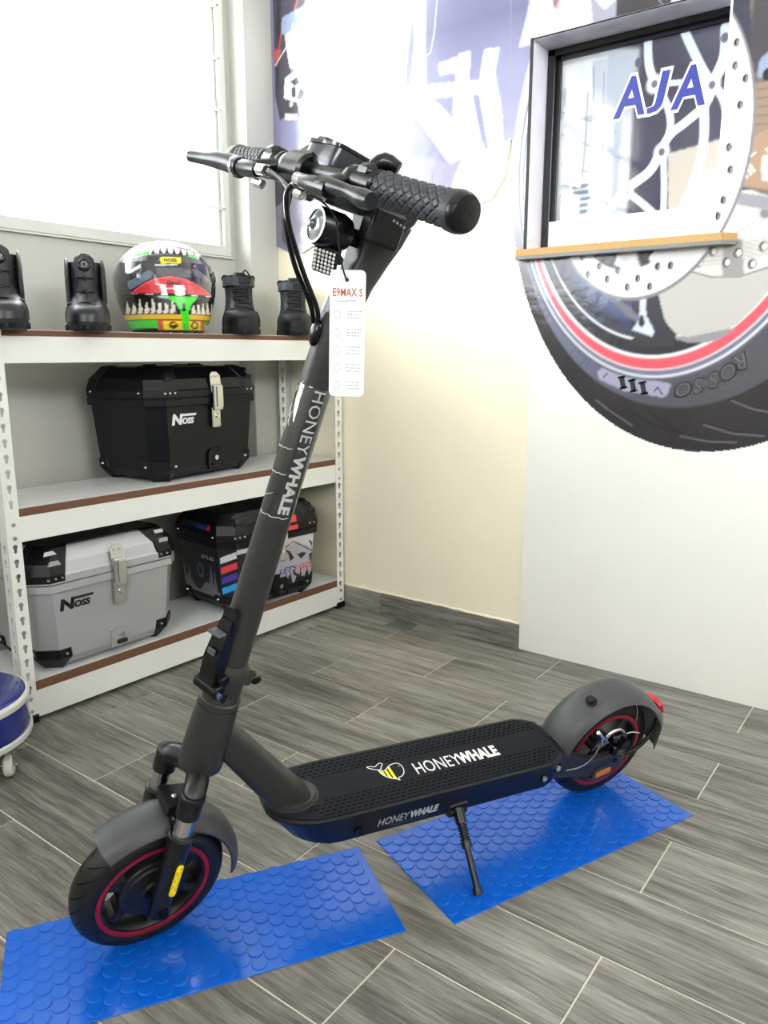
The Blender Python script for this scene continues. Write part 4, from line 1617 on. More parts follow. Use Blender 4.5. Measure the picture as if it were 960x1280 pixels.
def boot(loc, rz, label, kind, group):
    root = empty('boot', loc, (0, 0, rz), label, 'boot', group)
    root.scale = (1.0, 1.0, 0.97) if kind == 'dial' else (1.06, 1.05, 1.06)
    so = MB()
    so.rings([foot_ring(0.0, 0.165, 0.098, 0.104), foot_ring(0.006, 0.172, 0.104, 0.112), foot_ring(0.020, 0.174, 0.106, 0.116), foot_ring(0.026, 0.170, 0.103, 0.112)])
    sole = so.build('sole', sole_m, root, smooth=50)
    for i in range(9):
        a = math.radians(200 + 17.5 * i)
        MB().box((0.0575 * math.cos(a), 0.172 * math.sin(a), 0.010), (0.012, 0.008, 0.016), 0.002).build('sole_lug', sole_m, sole)
    if kind == 'dial':
        keys = [(0.022, 0.170, 0.102, 0.112), (0.045, 0.168, 0.102, 0.112), (0.064, 0.152, 0.100, 0.106), (0.078, 0.118, 0.098, 0.098), (0.092, 0.088, 0.096, 0.092), (0.115, 0.066, 0.094, 0.090), (0.150, 0.056, 0.092, 0.094), (0.180, 0.050, 0.090, 0.096), (0.192, 0.048, 0.088, 0.094)]
    else:
        keys = [(0.022, 0.170, 0.102, 0.112), (0.045, 0.168, 0.102, 0.112), (0.062, 0.154, 0.100, 0.104), (0.078, 0.124, 0.098, 0.092), (0.095, 0.096, 0.096, 0.086), (0.118, 0.078, 0.094, 0.084), (0.145, 0.068, 0.092, 0.086), (0.165, 0.062, 0.090, 0.090), (0.178, 0.058, 0.088, 0.088)]
    K = interp_rings(keys, 30)
    up = MB()
    up.rings([foot_ring(*k4) for k4 in K] + [foot_ring(K[-1][0] - 0.006, K[-1][1] - 0.012, K[-1][2] - 0.012, K[-1][3] - 0.02), foot_ring(K[-1][0] - 0.03, K[-1][1] - 0.016, K[-1][2] - 0.016, K[-1][3] - 0.026)])
    upper = up.build('upper', leather if kind == 'dial' else suede, root, smooth=60)
    # toe cap
    tc_ = MB()
    tk = interp_rings([(0.024, 0.173, 0.0, 0.116), (0.046, 0.171, 0.0, 0.116), (0.058, 0.163, 0.0, 0.111), (0.067, 0.150, 0.0, 0.104), (0.072, 0.138, 0.0, 0.096)], 12)
    rs = []
    for z, f, b, w_ in tk:
        r = foot_ring(z, f, 0.05, w_, 36)
        r = [p for p in r if p[1] <= 0.001]
        r = [(p[0], min(p[1], -0.075), p[2]) for p in r]
        rs.append(r)
    tc_.rings(rs, closed=True, cap=True)
    tc_.build('toe_cap', patent if kind == 'dial' else sole_m, root, smooth=50)

    def front(z, lift=0.0):
        return -float(np.interp(z, [k4[0] for k4 in keys], [k4[1] for k4 in keys])) - lift
    if kind == 'dial':
        # tongue panel down the front
        zs = np.linspace(0.080, 0.214, 14)
        rs = []
        for i, z in enumerate(zs):
            hw = float(np.interp(z, [0.08, 0.10, 0.15, 0.19, 0.205, 0.214], [0.018, 0.023, 0.026, 0.028, 0.024, 0.012]))
            y = front(min(z, 0.19), 0.004)
            rs.append([(-hw, y + 0.008, z), (-hw * 0.6, y - 0.002, z), (0, y - 0.004, z), (hw * 0.6, y - 0.002, z), (hw, y + 0.008, z), (hw * 0.6, y + 0.014, z), (-hw * 0.6, y + 0.014, z)])
        tb_ = MB()
        tb_.rings(rs)
        tongue = tb_.build('tongue', leather, root, smooth=50)
        DM = T(0, front(0.178, 0.010), 0.182) @ RX(PI / 2 - 0.25)
        mb = MB(DM)
        mb.lathe([(0.0175, -0.004), (0.0175, 0.004), (0.014, 0.0075), (0.009, 0.0082), (0.0005, 0.008)], 24)
        dial = mb.build('dial', SATIN, tongue, smooth=40)
        mb = MB(DM)
        mb.lathe_loop([(0.0080, 0.0082), (0.0080, 0.0088), (0.0060, 0.0088), (0.0060, 0.0082)], 20)
        for q in range(3):
            mb.box((0.0068 * math.cos(q * 2.1), 0.0068 * math.sin(q * 2.1), 0.0090), (0.003, 0.003, 0.001))
        mb.build('dial_mark', mat('dial_grey', srgb(150, 152, 156), 0.4), dial)
        for z in (0.108, 0.146):
            mb = MB()
            mb.box((0, front(z, 0.008), z), (0.046, 0.006, 0.005), 0.002)
            mb.box((0, front(z, 0.009), z), (0.010, 0.008, 0.012), 0.002)
            mb.build('lace_guide', SATIN, tongue)
        # high side flaps, rounded on top
        for s in (-1, 1):
            rs = []
            for i in range(17):
                t = i / 16
                z = 0.080 + 0.124 * t
                wd = 0.062 * math.sqrt(max(0.02, 1 - max(0.0, (t - 0.45) / 0.56) ** 2))
                x = s * (0.047 + 0.000 * t)
                yc = -0.036 + 0.012 * t
                th = 0.013 * math.sqrt(max(0.1, 1 - max(0.0, (t - 0.6) / 0.42) ** 2))
                rs.append([(x + s * th / 2 * math.cos(a) - s * 0.004 * abs(math.sin(a)) * (1 if math.sin(a) < 0 else 0), yc + wd / 2 * math.sin(a), z) for a in [2 * PI * q / 12 for q in range(12)]])
            mb = MB()
            mb.rings(rs)
            mb.build('side_flap', leather, root, smooth=60)
        # welt line over the vamp
        pts = [(0.050 * math.cos(a), -0.118 + 0.05 * abs(math.cos(a)) - 0.012, 0.072 + 0.006 * math.sin(a)) for a in [PI * i / 12 for i in range(13)]]
        mb = MB()
        mb.tube(pts, 0.0025, 6)
        mb.build('vamp_piping', patent, root, smooth=180)
    else:
        # tongue, padded collar, ankle strap, laces
        mb = MB()
        rs = []
        for z in np.linspace(0.085, 0.190, 10):
            y = front(min(z, 0.178), 0.002)
            hw = 0.022 if z < 0.185 else 0.016
            rs.append([(-hw, y + 0.010, z), (-hw * 0.6, y - 0.001, z), (hw * 0.6, y - 0.001, z), (hw, y + 0.010, z), (0, y + 0.014, z)])
        mb.rings(rs)
        mb.build('tongue', lace_m, root, smooth=50)
        mb = MB()
        pts = []
        for i in range(24):
            a = PI * 1.10 * i / 23 - PI * 0.05
            pts.append((0.043 * math.cos(a), -0.004 + 0.086 * math.sin(a), 0.176 + 0.010 * math.sin(a) ** 2))
        mb.tube(pts, 0.010, 10)
        mb.build('collar', suede, root, smooth=180)
        mb = MB()
        r0, r1 = foot_ring(0.150, 0.074, 0.096, 0.100, 40), foot_ring(0.176, 0.068, 0.094, 0.100, 40)
        r2, r3 = foot_ring(0.176, 0.060, 0.088, 0.088, 40), foot_ring(0.150, 0.064, 0.088, 0.086, 40)
        mb.rings([r0, r1, r2, r3], loop=True)
        strap = mb.build('ankle_strap', mat('strap_black', srgb(38, 40, 50), 0.5), root, smooth=40)
        vs, fs = text_geo('AERO', 1, 0.0, 0, depth=0.0, width=0.020, height=0.005)
        mb = MB()
        mb.box((0.012, -0.0745, 0.164), (0.03, 0.004, 0.018), 0.001)
        mb.build('strap_tab', sole_m, strap)
        for i in range(6):
            z = 0.084 + 0.0115 * i
            y = front(z, 0.005)
            mb = MB()
            sg = 1 if i % 2 else -1
            mb.tube([(-0.026, y + 0.010, z - 0.003 * sg), (-0.012, y - 0.001, z - 0.002 * sg), (0.012, y - 0.001, z + 0.002 * sg), (0.026, y + 0.010, z + 0.003 * sg)], 0.0024, 6, sub=3)
            mb.build('lace', lace_m, root, smooth=180)
        for s in (-1, 1):
            mb = MB()
            rs = []
            for z in np.linspace(0.080, 0.148, 8):
                y = front(z, 0.002)
                rs.append([(s * 0.022, y + 0.004, z), (s * 0.034, y + 0.016, z), (s * 0.034, y + 0.022, z), (s * 0.020, y + 0.012, z)])
            mb.rings(rs)
            mb.build('eyelet_stay', sole_m, root, smooth=50)
        mb = MB()
        for k in range(8):
            a = k * 0.8
            mb.sphere((0.022 + 0.006 * math.cos(a), -0.052 + 0.004 * k % 0.01, 0.178 + 0.004 * math.sin(a * 2)), 0.0035, 6, 4)
        mb.tube([(0.006, -0.066, 0.180), (0.016, -0.068, 0.196), (0.028, -0.062, 0.186), (0.034, -0.066, 0.168), (0.030, -0.072, 0.158)], 0.0024, 6, sub=4)
        mb.build('lace_bow', lace_m, root, smooth=180)
    return root


def on_board(px, py, yy):
    p = on_y(px, py, yy)
    return (p.x, yy, 1.0558)


GB = 'boots in a row on the top shelf'
for (x, yy, rz, kind, lab) in ((6, 2.020, -26, 'dial', 'black leather boot with a lacing dial, standing beside the shelf corner post'),
                               (112, 2.020, -34, 'dial', 'black leather boot with a lacing dial, standing next to the green helmet'),
                               (300, 2.015, -38, 'lace', 'charcoal lace-up ankle boot with a strap, standing next to the green helmet'),
                               (367, 2.000, -44, 'lace', 'charcoal lace-up ankle boot with a strap, last on the shelf beside the wall corner')):
    boot(on_board(x, 416, yy), math.radians(rz), lab, kind, GB)

# ================================================================== helmet
hc = on_y(211, 416, 2.055)
helm_face = math.atan2(-hc.y, -hc.x) + PI / 2        # local -y towards the camera
hel = empty('motorcycle_helmet', (hc.x, hc.y, 1.0558), (0, 0, helm_face), 'full-face motorcycle helmet with green monster teeth graphics and a stickered visor', 'helmet')
HW, HH = 0.143, 0.281
CHIN = math.radians(19)


def helm_r(phi, t):
    """radius at azimuth phi (0 = towards -y) and height t 0..1"""
    prof = float(np.interp(t, [0, 0.03, 0.10, 0.22, 0.36, 0.50, 0.62, 0.74, 0.84, 0.91, 0.96, 0.99, 1.0], [0.70, 0.76, 0.84, 0.92, 0.98, 1.0, 0.985, 0.92, 0.80, 0.64, 0.45, 0.22, 0.02]))
    d = phi - CHIN
    d = (d + PI) % (2 * PI) - PI
    chin = math.exp(-(d / 0.75) ** 2) * float(np.interp(t, [0, 0.1, 0.25, 0.38, 0.55, 0.8], [0.10, 0.20, 0.20, 0.13, 0.08, 0.0]))
    back = 0.16 * (0.5 - 0.5 * math.cos(d)) * float(np.interp(t, [0, 0.3, 0.6, 1], [0.1, 0.6, 1, 0.3]))
    return HW * (prof + chin + back)


def helm_color(X, Z):
    """X -1..1 across as seen from the front, Z 0..1; traced in a 710 x 685 frame"""
    u = 470 + X * 355
    v = 750 - Z * 685
    c = np.ones(X.shape + (3,)) * lin((232, 226, 200))

    def put(mask, col):
        c[mask] = lin(col)

    def P(*pts):
        return inpoly(u, v, pts)
    # forehead
    put(v > 150 + 60 * ((u - 500) / 300) ** 2, (30, 30, 34))
    put((v > 118 + 90 * ((u - 500) / 330) ** 2) & (v < 150 + 70 * ((u - 500) / 300) ** 2), (120, 96, 130))
    for k in range(9):
        x0 = 300 + k * 48
        put(P((x0, 128 + 70 * ((x0 - 500) / 300) ** 2), (x0 + 44, 130 + 70 * ((x0 - 460) / 300) ** 2), (x0 + 30, 182 + 60 * ((x0 - 480) / 300) ** 2), (x0 + 12, 176 + 60 * ((x0 - 490) / 300) ** 2)), (244, 242, 236))
    put(P((180, 250), (200, 215), (360, 165), (372, 185), (215, 262)), (70, 205, 60))
    put(P((640, 172), (700, 185), (755, 250), (740, 262), (690, 230), (636, 200)), (70, 190, 60))
    put(P((150, 290), (190, 240), (240, 236), (180, 300)), (60, 150, 60))
    put(P((400, 70), (520, 68), (530, 80), (400, 80)), (60, 60, 60))
    # jaw
    put(v > 470, (26, 24, 28))
    for k in range(8):
        x0 = 165 + k * 46
        h0 = [520, 545, 515, 540, 500, 530, 535, 505][k]
        put(P((x0, 612), (x0 + 46, 612), (x0 + 36, 572), (x0 + 22, h0 - 14), (x0 + 9, 572)), (226, 220, 200))
        put(P((x0 + 26, 612), (x0 + 52, 612), (x0 + 40, 586)), (110, 78, 130))
    for k in range(5):
        x0 = 640 + k * 36
        h0 = [545, 510, 530, 515, 520][k]
        put(P((x0, 612), (x0 + 36, 612), (x0 + 24, 575), (x0 + 16, h0), (x0 + 6, 570)), (226, 220, 204))
    put((v > 616) & (v < 652), (226, 182, 50))
    put((v > 652), (30, 28, 32))
    put((v > 658) & (v < 712), (58, 196, 44))
    put((v > 658) & (v < 728) & (u > 395) & (u < 740), (196, 84, 40))
    put((v > 664) & (v < 722) & (u > 432) & (u < 705), (240, 208, 40))
    put((v > 690) & (v < 706) & (u > 470) & (u < 540), (60, 50, 20))
    put((np.abs(np.hypot(u - 505, v - 692) - 20) < 6), (60, 50, 20))
    put((np.abs(np.hypot(u - 660, v - 692) - 22) < 6), (60, 50, 20))
    put(P((455, 488), (700, 486), (640, 545), (622, 600), (616, 735), (572, 735), (564, 600), (540, 545)), (62, 222, 40))
    put((u > 576) & (u < 600) & (v > 540) & (v < 592), (18, 24, 18))
    put(v > 728, (22, 20, 24))
    put((v > 734) & (np.abs(((u / 75) % 1) - 0.5) < 0.12), (210, 210, 210))
    return c


nph, nz = 200, 150
PHI, TT = np.meshgrid(np.linspace(0, 2 * PI, nph, endpoint=False), np.concatenate([np.linspace(0, 0.9, nz - 40), np.linspace(0.905, 1.0, 40)]))
Rg = np.vectorize(helm_r)(PHI, TT)
XX, YY, ZZ = Rg * np.sin(PHI), -Rg * np.cos(PHI), TT * HH
hcol = helm_color(np.clip(XX / HW / 1.02, -1.1, 1.1), TT)
hcol[(np.cos(PHI) < -0.15)] = lin((40, 60, 40))
mb = MB()
mb.v = np.stack([XX, YY, ZZ], -1).reshape(-1, 3).tolist()
mb.f = [(j * nph + i, j * nph + (i + 1) % nph, (j + 1) * nph + (i + 1) % nph, (j + 1) * nph + i) for j in range(nz - 1) for i in range(nph)]
mb.build('shell', print_mat('helmet_gloss_print', 0.22, coat=0.4), hel, smooth=180, colors=hcol.reshape(-1, 3))


def visor_color(X, Z):
    u = 470 + X * 355
    v = 750 - Z * 685
    c = np.ones(X.shape + (3,)) * lin((44, 42, 50))

    def put(mask, col):
        c[mask] = lin(col)
    arc = 352 + 150 * ((u - 505) / 330) ** 2
    put(v > arc, (206, 54, 66))
    put((v > arc) & (v < arc + 10), (226, 90, 96))
    put(inpoly(u, v, [(405, 292), (580, 286), (650, 300), (646, 352), (410, 352)]), (84, 84, 92))
    put(inpoly(u, v, [(198, 388), (360, 306), (382, 330), (370, 360), (230, 440), (205, 440)]), (98, 108, 124))
    put(inpoly(u, v, [(660, 286), (720, 300), (790, 350), (780, 380), (700, 345), (668, 340)]), (84, 84, 96))
    put(inpoly(u, v, [(400, 268), (560, 260), (560, 270), (400, 280)]), (190, 190, 196))
    put(inpoly(u, v, [(200, 330), (215, 310), (298, 264), (300, 290), (240, 318)]), (196, 198, 204))
    put(inpoly(u, v, [(668, 262), (680, 258), (690, 272), (676, 276)]), (200, 80, 110))
    put(inpoly(u, v, [(436, 212), (584, 208), (584, 254), (440, 260)]), (240, 214, 40))
    put((v > 430) & (v < 440) & (u > 470) & (u < 610), (236, 200, 200))
    put(v > 470, (30, 28, 30))
    put((v > 474) & (v < 490) & (np.sin(u / 17.0) > 0.1), (224, 222, 210))
    return c


# visor stands proud of the shell
nu, nv = 170, 70
UU, VV = np.meshgrid(np.linspace(-math.radians(86), math.radians(80), nu), np.linspace(0, 1, nv))
top = 0.818 - 0.11 * (np.abs(UU - 0.1) / 1.45) ** 2.2
bot = 0.385 - 0.0 * UU
bot = bot + 0.03 * (np.abs(UU - CHIN) / 1.4) ** 2
TV = bot + (top - bot) * VV
Rv = np.vectorize(helm_r)(UU, TV) + 0.0035
VX, VY, VZ = Rv * np.sin(UU), -Rv * np.cos(UU), TV * HH
mb = MB()
mb.v = np.stack([VX, VY, VZ], -1).reshape(-1, 3).tolist()
mb.f = [(j * nu + i, j * nu + i + 1, (j + 1) * nu + i + 1, (j + 1) * nu + i) for j in range(nv - 1) for i in range(nu - 1)]
vis = mb.build('visor', print_mat('visor_film_print', 0.08, coat=0.8), hel, smooth=180, colors=visor_color(np.clip(VX / HW / 1.02, -1.1, 1.1), TV).reshape(-1, 3))
vis.modifiers.new('thick', 'SOLIDIFY').thickness = 0.003


def helm_text(body, phi0, t0, height, m_, name, bold=0.0, lift=0.0046):
    vs, fs = text_geo(body, 1, bold, 0, 1.05, depth=0.0, height=height)
    out = []
    for x, y, z in vs:
        R0 = helm_r(phi0, t0)
        ph = phi0 + x / R0
        t = t0 + y / HH
        R1 = helm_r(ph, t) + lift
        out.append((R1 * math.sin(ph), -R1 * math.cos(ph), t * HH))
    mb = MB()
    mb.add(out, fs)
    return mb.build(name, m_, vis)


helm_text('NOSS', math.asin((512 - 470) / 355), (750 - 233) / 685, 0.011, mat('dark_ink', srgb(30, 26, 10), 0.4), 'lettering', 0.04)
helm_text('Geek', math.asin((520 - 470) / 355), (750 - 395) / 685, 0.013, mat('dark_red_ink', srgb(50, 8, 16), 0.4), 'lettering', 0.02)
MB(T(*[helm_r(1.25, 0.60) * math.sin(1.25), -helm_r(1.25, 0.60) * math.cos(1.25), 0.60 * HH]) @ RZ(1.25) @ RX(PI / 2)).lathe([(0.022, -0.004), (0.022, 0.004), (0.016, 0.007), (0.001, 0.007)], 24).build('visor_pivot', SATIN, hel, smooth=40)
mb = MB()
mb.rings([[(helm_r(p_, 0.0) * 0.99 * math.sin(p_), -helm_r(p_, 0.0) * 0.99 * math.cos(p_), 0.0) for p_ in [2 * PI * i / 60 for i in range(60)]],
          [(helm_r(p_, 0.03) * 1.015 * math.sin(p_), -helm_r(p_, 0.03) * 1.015 * math.cos(p_), 0.008) for p_ in [2 * PI * i / 60 for i in range(60)]]])
mb.build('rim_seal', BLACK, hel, smooth=60)
# ================================================================== electric scooter
SC_O = Vector((0.701, 1.036, 0.0045))
HD, LEAN, RAKE, S0_, STEER = -0.453, 0.248, 0.236, 0.028, 0.123
RW, RR = 0.129, 0.094
sc = empty('electric_scooter', SC_O, (LEAN, 0, HD), 'charcoal electric kick scooter with red rimmed wheels leaning on its kickstand', 'scooter')
SCM = Matrix.Translation(SC_O) @ RZ(HD) @ RX(LEAN)
SB = Vector((S0_, 0, 0.12))
AXS = Vector((math.sin(RAKE), 0, math.cos(RAKE)))
SF = Matrix.Translation(SB) @ Matrix.Rotation(STEER, 4, AXS) @ frame_m((0, 0, 0), (math.cos(RAKE), 0, -math.sin(RAKE)), (0, 1, 0))
SFW = SCM @ SF


def in_frame(M, x, y, axis, val):
    Mi = M.inverted()
    o = Mi @ CAM
    d = Mi.to_3x3() @ ray(x, y)
    return o + d * ((val - o[axis]) / d[axis])


def sfp(x, y, b):
    return in_frame(SFW, x, y, 1, b)


def lcp(x, y, v):
    return in_frame(SCM, x, y, 1, v)


frame_c = mat('charcoal_paint', srgb(46, 45, 44), 0.36, bump=0.04, bscale=600, spec=0.5)
fend_c = mat('grey_fender_plastic', srgb(66, 67, 70), 0.42, bump=0.05, bscale=500)
deck_c = mat('dark_deck_paint', srgb(19, 19, 21), 0.45, spec=0.35)
rubber = mat('tyre_rubber', srgb(15, 15, 16), 0.5, bump=0.1, bscale=400)
pad_c = mat('rubber_deck_pad', srgb(22, 24, 31), 0.65, bump=0.1, bscale=700, spec=0.2)
dash_c = mat('pad_dimple', srgb(4, 4, 5), 0.8, spec=0.1)
red_c = mat('red_rim_paint', srgb(150, 18, 40), 0.35)
hub_c = mat('hub_black', srgb(24, 24, 25), 0.4)
fork_c = mat('fork_black', srgb(18, 18, 20), 0.3)
yel = mat('yellow_reflector', srgb(250, 222, 10), 0.3)
amber = mat('amber_reflector', srgb(205, 120, 20), 0.2, bump=0.6, bscale=500, var=0.4, vscale=160)
redl = mat('red_lens', srgb(210, 20, 45), 0.15, coat=0.5)


# wheels -------------------------------------------------------------------
def wheel(M, motor):
    """axis of M's z is the axle; returns the tyre object"""
    prof = []
    for i in range(25):
        a = PI * i / 24
        b = -0.031 * math.cos(a)
        r = 0.096 + 0.033 * math.sin(a) ** 0.75
        prof.append((r, b))
    prof = [(0.090, -0.0245), (0.094, -0.027)] + prof[1:-1] + [(0.094, 0.027), (0.090, 0.0245)]
    mb = MB(M)
    mb.lathe_loop(prof, 96)
    ty = mb.build('wheel', rubber, sc, smooth=60)
    # tread grooves
    g = MB(M)
    for k in range(26):
        a0 = 2 * PI * k / 26
        for side in (-1, 1):
            pts = []
            for j in range(9):
                t = j / 8
                ph = math.radians(8 + 60 * t)          # from crown to shoulder
                b = side * 0.031 * math.sin(ph) * 0.97
                r = 0.096 + 0.033 * math.cos(ph) ** 0.75 + 0.0009
                a = a0 + (0.11 if side > 0 else 0) + 0.30 * t ** 1.3
                pts.append((a, r, b))
            vs, fs = [], []
            for j, (a, r, b) in enumerate(pts):
                wd = 0.010 * (1 - 0.75 * abs(j / 8 - 0.4))
                for q in (-wd, wd):
                    vs.append(((r) * math.cos(a + q), (r) * math.sin(a + q), b))
            for j in range(8):
                fs.append((2 * j, 2 * j + 1, 2 * j + 3, 2 * j + 2))
            g.add(vs, fs)
    tag(g.build('tread_groove', dash_c, ty), kind='stuff')
    mb = MB(M)
    for s in (-1, 1):
        mb.lathe_loop([(0.0955, s * 0.0262), (0.0955, s * 0.0285), (0.0885, s * 0.0285), (0.0875, s * 0.024)], 72)
    mb.build('rim_stripe', red_c, ty, smooth=40)
    mb = MB(M)
    mb.lathe_loop([(0.092, -0.0262), (0.084, -0.0262), (0.079, -0.018), (0.079, 0.018), (0.084, 0.0262), (0.092, 0.0262)], 72)
    mb.build('rim', hub_c, ty, smooth=40)
    hb = MB(M)
    if motor:
        hb.lathe([(0.012, -0.031), (0.018, -0.031), (0.022, -0.027), (0.046, -0.026), (0.049, -0.023), (0.056, -0.022), (0.058, -0.019), (0.058, 0.019), (0.049, 0.024), (0.02, 0.028), (0.012, 0.03)], 64)
    else:
        hb.lathe([(0.012, -0.03), (0.03, -0.029), (0.034, -0.02), (0.034, 0.02), (0.03, 0.028), (0.012, 0.03)], 48)
    hub = hb.build('hub', hub_c, ty, smooth=35)
    n = 6 if motor else 5
    for k in range(n):
        a = 2 * PI * k / n + 0.3
        sp = MB(M @ RZ(a))
        r0 = 0.052 if motor else 0.028
        sp.rings([[(r0, -0.013, -0.017), (r0, 0.013, -0.017), (r0, 0.013, 0.012), (r0, -0.013, 0.012)],
                  [((r0 + 0.084) / 2, -0.008, -0.021), ((r0 + 0.084) / 2, 0.008, -0.021), ((r0 + 0.084) / 2, 0.008, 0.012), ((r0 + 0.084) / 2, -0.008, 0.012)],
                  [(0.085, -0.012, -0.020), (0.085, 0.012, -0.020), (0.085, 0.012, 0.014), (0.085, -0.012, 0.014)]])
        sp.box((r0 + 0.017, 0, -0.021), (0.012, 0.005, 0.004), 0.001)
        sp.build('spoke', hub_c, ty, smooth=30)
    return ty


AXA, AXC = -0.0293, 0.0022
WH = SF @ T(AXA, 0, AXC) @ RX(-PI / 2)      # z of the wheel -> +b (away)
wheel(WH, True)
RWM = T(0.996, 0, RW) @ RX(-PI / 2)
wheel(RWM, False)

# fork -------------------------------------------------------------------------
fork = None
mb = MB(SF)
mb.tube([(AXA, -0.055, 0.190), (AXA, -0.055, 0.214), (AXA + 0.004, -0.047, 0.224), (AXA + 0.016, -0.028, 0.230), (AXA + 0.026, 0.0, 0.232), (AXA + 0.016, 0.028, 0.230), (AXA + 0.004, 0.047, 0.224), (AXA, 0.055, 0.214), (AXA, 0.055, 0.190)], 0.0192, 16, sub=4)
mb.cyl((-0.004, 0, 0.225), (0, 0, 0.27), 0.020, n=18)
fork = mb.build('fork', fork_c, sc, smooth=50)
for s in (-1, 1):
    b = 0.055 * s
    m2 = MB(SF)
    m2.lathe([(0.010, 0.2180), (0.0200, 0.2185), (0.0200, 0.226), (0.0180, 0.2285), (0.009, 0.2285), (0.008, 0.227)], 20, T(AXA, b, 0.002))
    m2.build('fork_cap', fork_c, fork, smooth=40)
    m2 = MB(SF)
    m2.cyl((AXA, b, 0.150), (AXA, b, 0.196), 0.0150, n=20)
    m2.build('stanchion', CHROME, fork, smooth=40)
    m2 = MB(SF)
    m2.lathe([(0.0170, 0), (0.0205, 0.0008), (0.0208, 0.002), (0.0195, 0.003), (0.0150, 0.0034)], 24, T(AXA, b, 0.148))
    m2.build('dust_ring', SATIN, fork, smooth=40)
    m2 = MB(SF)
    m2.lathe([(0.011, -0.020), (0.0160, -0.016), (0.0175, 0.02), (0.0188, 0.12), (0.0205, 0.132), (0.0205, 0.149)], 20, T(AXA, b, 0.0))
    lo = m2.build('fork_leg', fork_c, fork, smooth=40)
    m2 = MB(SF)
    m2.cyl((AXA, b - s * 0.03, AXC), (AXA, b + s * 0.021, AXC), 0.010, n=6)
    m2.cyl((AXA, b + s * 0.021, AXC), (AXA, b + s * 0.027, AXC), 0.006, n=12)
    m2.build('axle_nut', STEEL if s > 0 else SATIN, lo)
    if s < 0:
        rf = MB(SF @ T(AXA + 0.004, b - 0.0185, 0.070) @ RX(PI / 2))
        rf.prism(rrect(0.011, 0.064, 0.005, 4), -0.002, 0.0018)
        ro = rf.build('reflector', yel, lo)
        for i in range(9):
            MB(SF @ T(AXA + 0.004, b - 0.0185, 0.070)).sphere(((-1) ** i * 0.0016, -0.0016, -0.028 + i * 0.007), 0.0042, 6, 4, sc=(1, 0.5, 1)).build('facet', yel, ro)


def fender(M, r, wdt, th0, th1, drop, n=40, m_=10, thick=0.0028, tail=None):
    """arched mudguard: cross section curved over the tyre"""
    rs = []
    for i in range(n + 1):
        th = math.radians(th0 + (th1 - th0) * i / n)
        ring = []
        k = 1.0
        for lay in (0, 1):
            row_ = []
            for j in range(m_ + 1):
                u = -1 + 2 * j / m_
                b = u * wdt / 2
                rr = r - drop * abs(u) ** 3.2 - lay * thick
                if tail:
                    rr += tail(th, u)
                row_.append((rr * math.cos(th), b * (1 - 0.03 * lay), rr * math.sin(th)))
            ring += row_ if lay == 0 else row_[::-1]
        rs.append(ring)
    mb = MB(M)
    mb.rings(rs)
    return mb


FM = SF @ T(AXA, 0, AXC)
fo = fender(FM, 0.155, 0.082, 6, 136, 0.020, thick=0.004).build('fender', fend_c, sc, smooth=50)
# bracket between fender and fork arch
mb = MB(SF)
mb.prism([(-0.020, -0.024), (0.026, -0.02), (0.026, 0.02), (-0.020, 0.024)], 0.160, 0.176, T(AXA + 0.004, 0, 0))
mb.box((AXA + 0.004, 0, 0.155), (0.03, 0.076, 0.02), 0.003)
mb.prism([(-0.022, -0.026), (0.030, -0.022), (0.030, 0.022), (-0.022, 0.026)], 0.176, 0.180, T(AXA + 0.004, 0, 0))
for s in (-1, 1):
    mb.box((AXA + 0.004, s * 0.040, 0.125), (0.026, 0.006, 0.06), 0.002)
br = mb.build('fender_bracket', BLACK, fo)
MB(SF).sphere((AXA - 0.002, -0.004, 0.181), 0.0048, 10, 6).build('bolt', SCREW, br, smooth=180)

# head tube, down tube ---------------------------------------------------------
mb = MB(T(*SB) @ frame_m((0, 0, 0), (math.cos(RAKE), 0, -math.sin(RAKE)), (0, 1, 0)))
AXF = mb.xf.copy()
mb.lathe([(0.028, 0.240), (0.0355, 0.2405), (0.0362, 0.244), (0.0355, 0.30), (0.0340, 0.352), (0.0335, 0.358)], 40)
mb.build('head_tube', frame_c, sc, smooth=40)


def bar_section(p, w_, h_, d, rr=0.010, n=4):
    """rounded rectangle ring at p, normal d in the xz plane, width along y"""
    d = Vector(d).normalized()
    up_ = Vector((-d.z, 0, d.x))
    pts = rrect(w_, h_, min(rr, w_ * 0.45, h_ * 0.45), n)
    return [tuple(Vector(p) + Vector((0, a, 0)) + up_ * b) for a, b in pts]


mb = MB()
d_ = Vector((0.150, 0, -0.215))
mb.rings([bar_section((0.098, 0, 0.428), 0.046, 0.052, (0.57, 0, -0.82), 0.016),
          bar_section((0.140, 0, 0.3725), 0.049, 0.055, (0.57, 0, -0.82), 0.016),
          bar_section((0.185, 0, 0.309), 0.052, 0.059, (0.57, 0, -0.82), 0.016),
          bar_section((0.228, 0, 0.249), 0.055, 0.064, (0.55, 0, -0.83), 0.016),
          bar_section((0.250, 0, 0.218), 0.058, 0.070, (0.40, 0, -0.92), 0.018),
          bar_section((0.256, 0, 0.200), 0.060, 0.074, (0.1, 0, -1), 0.020)])
mb.build('down_tube', frame_c, sc, smooth=45)

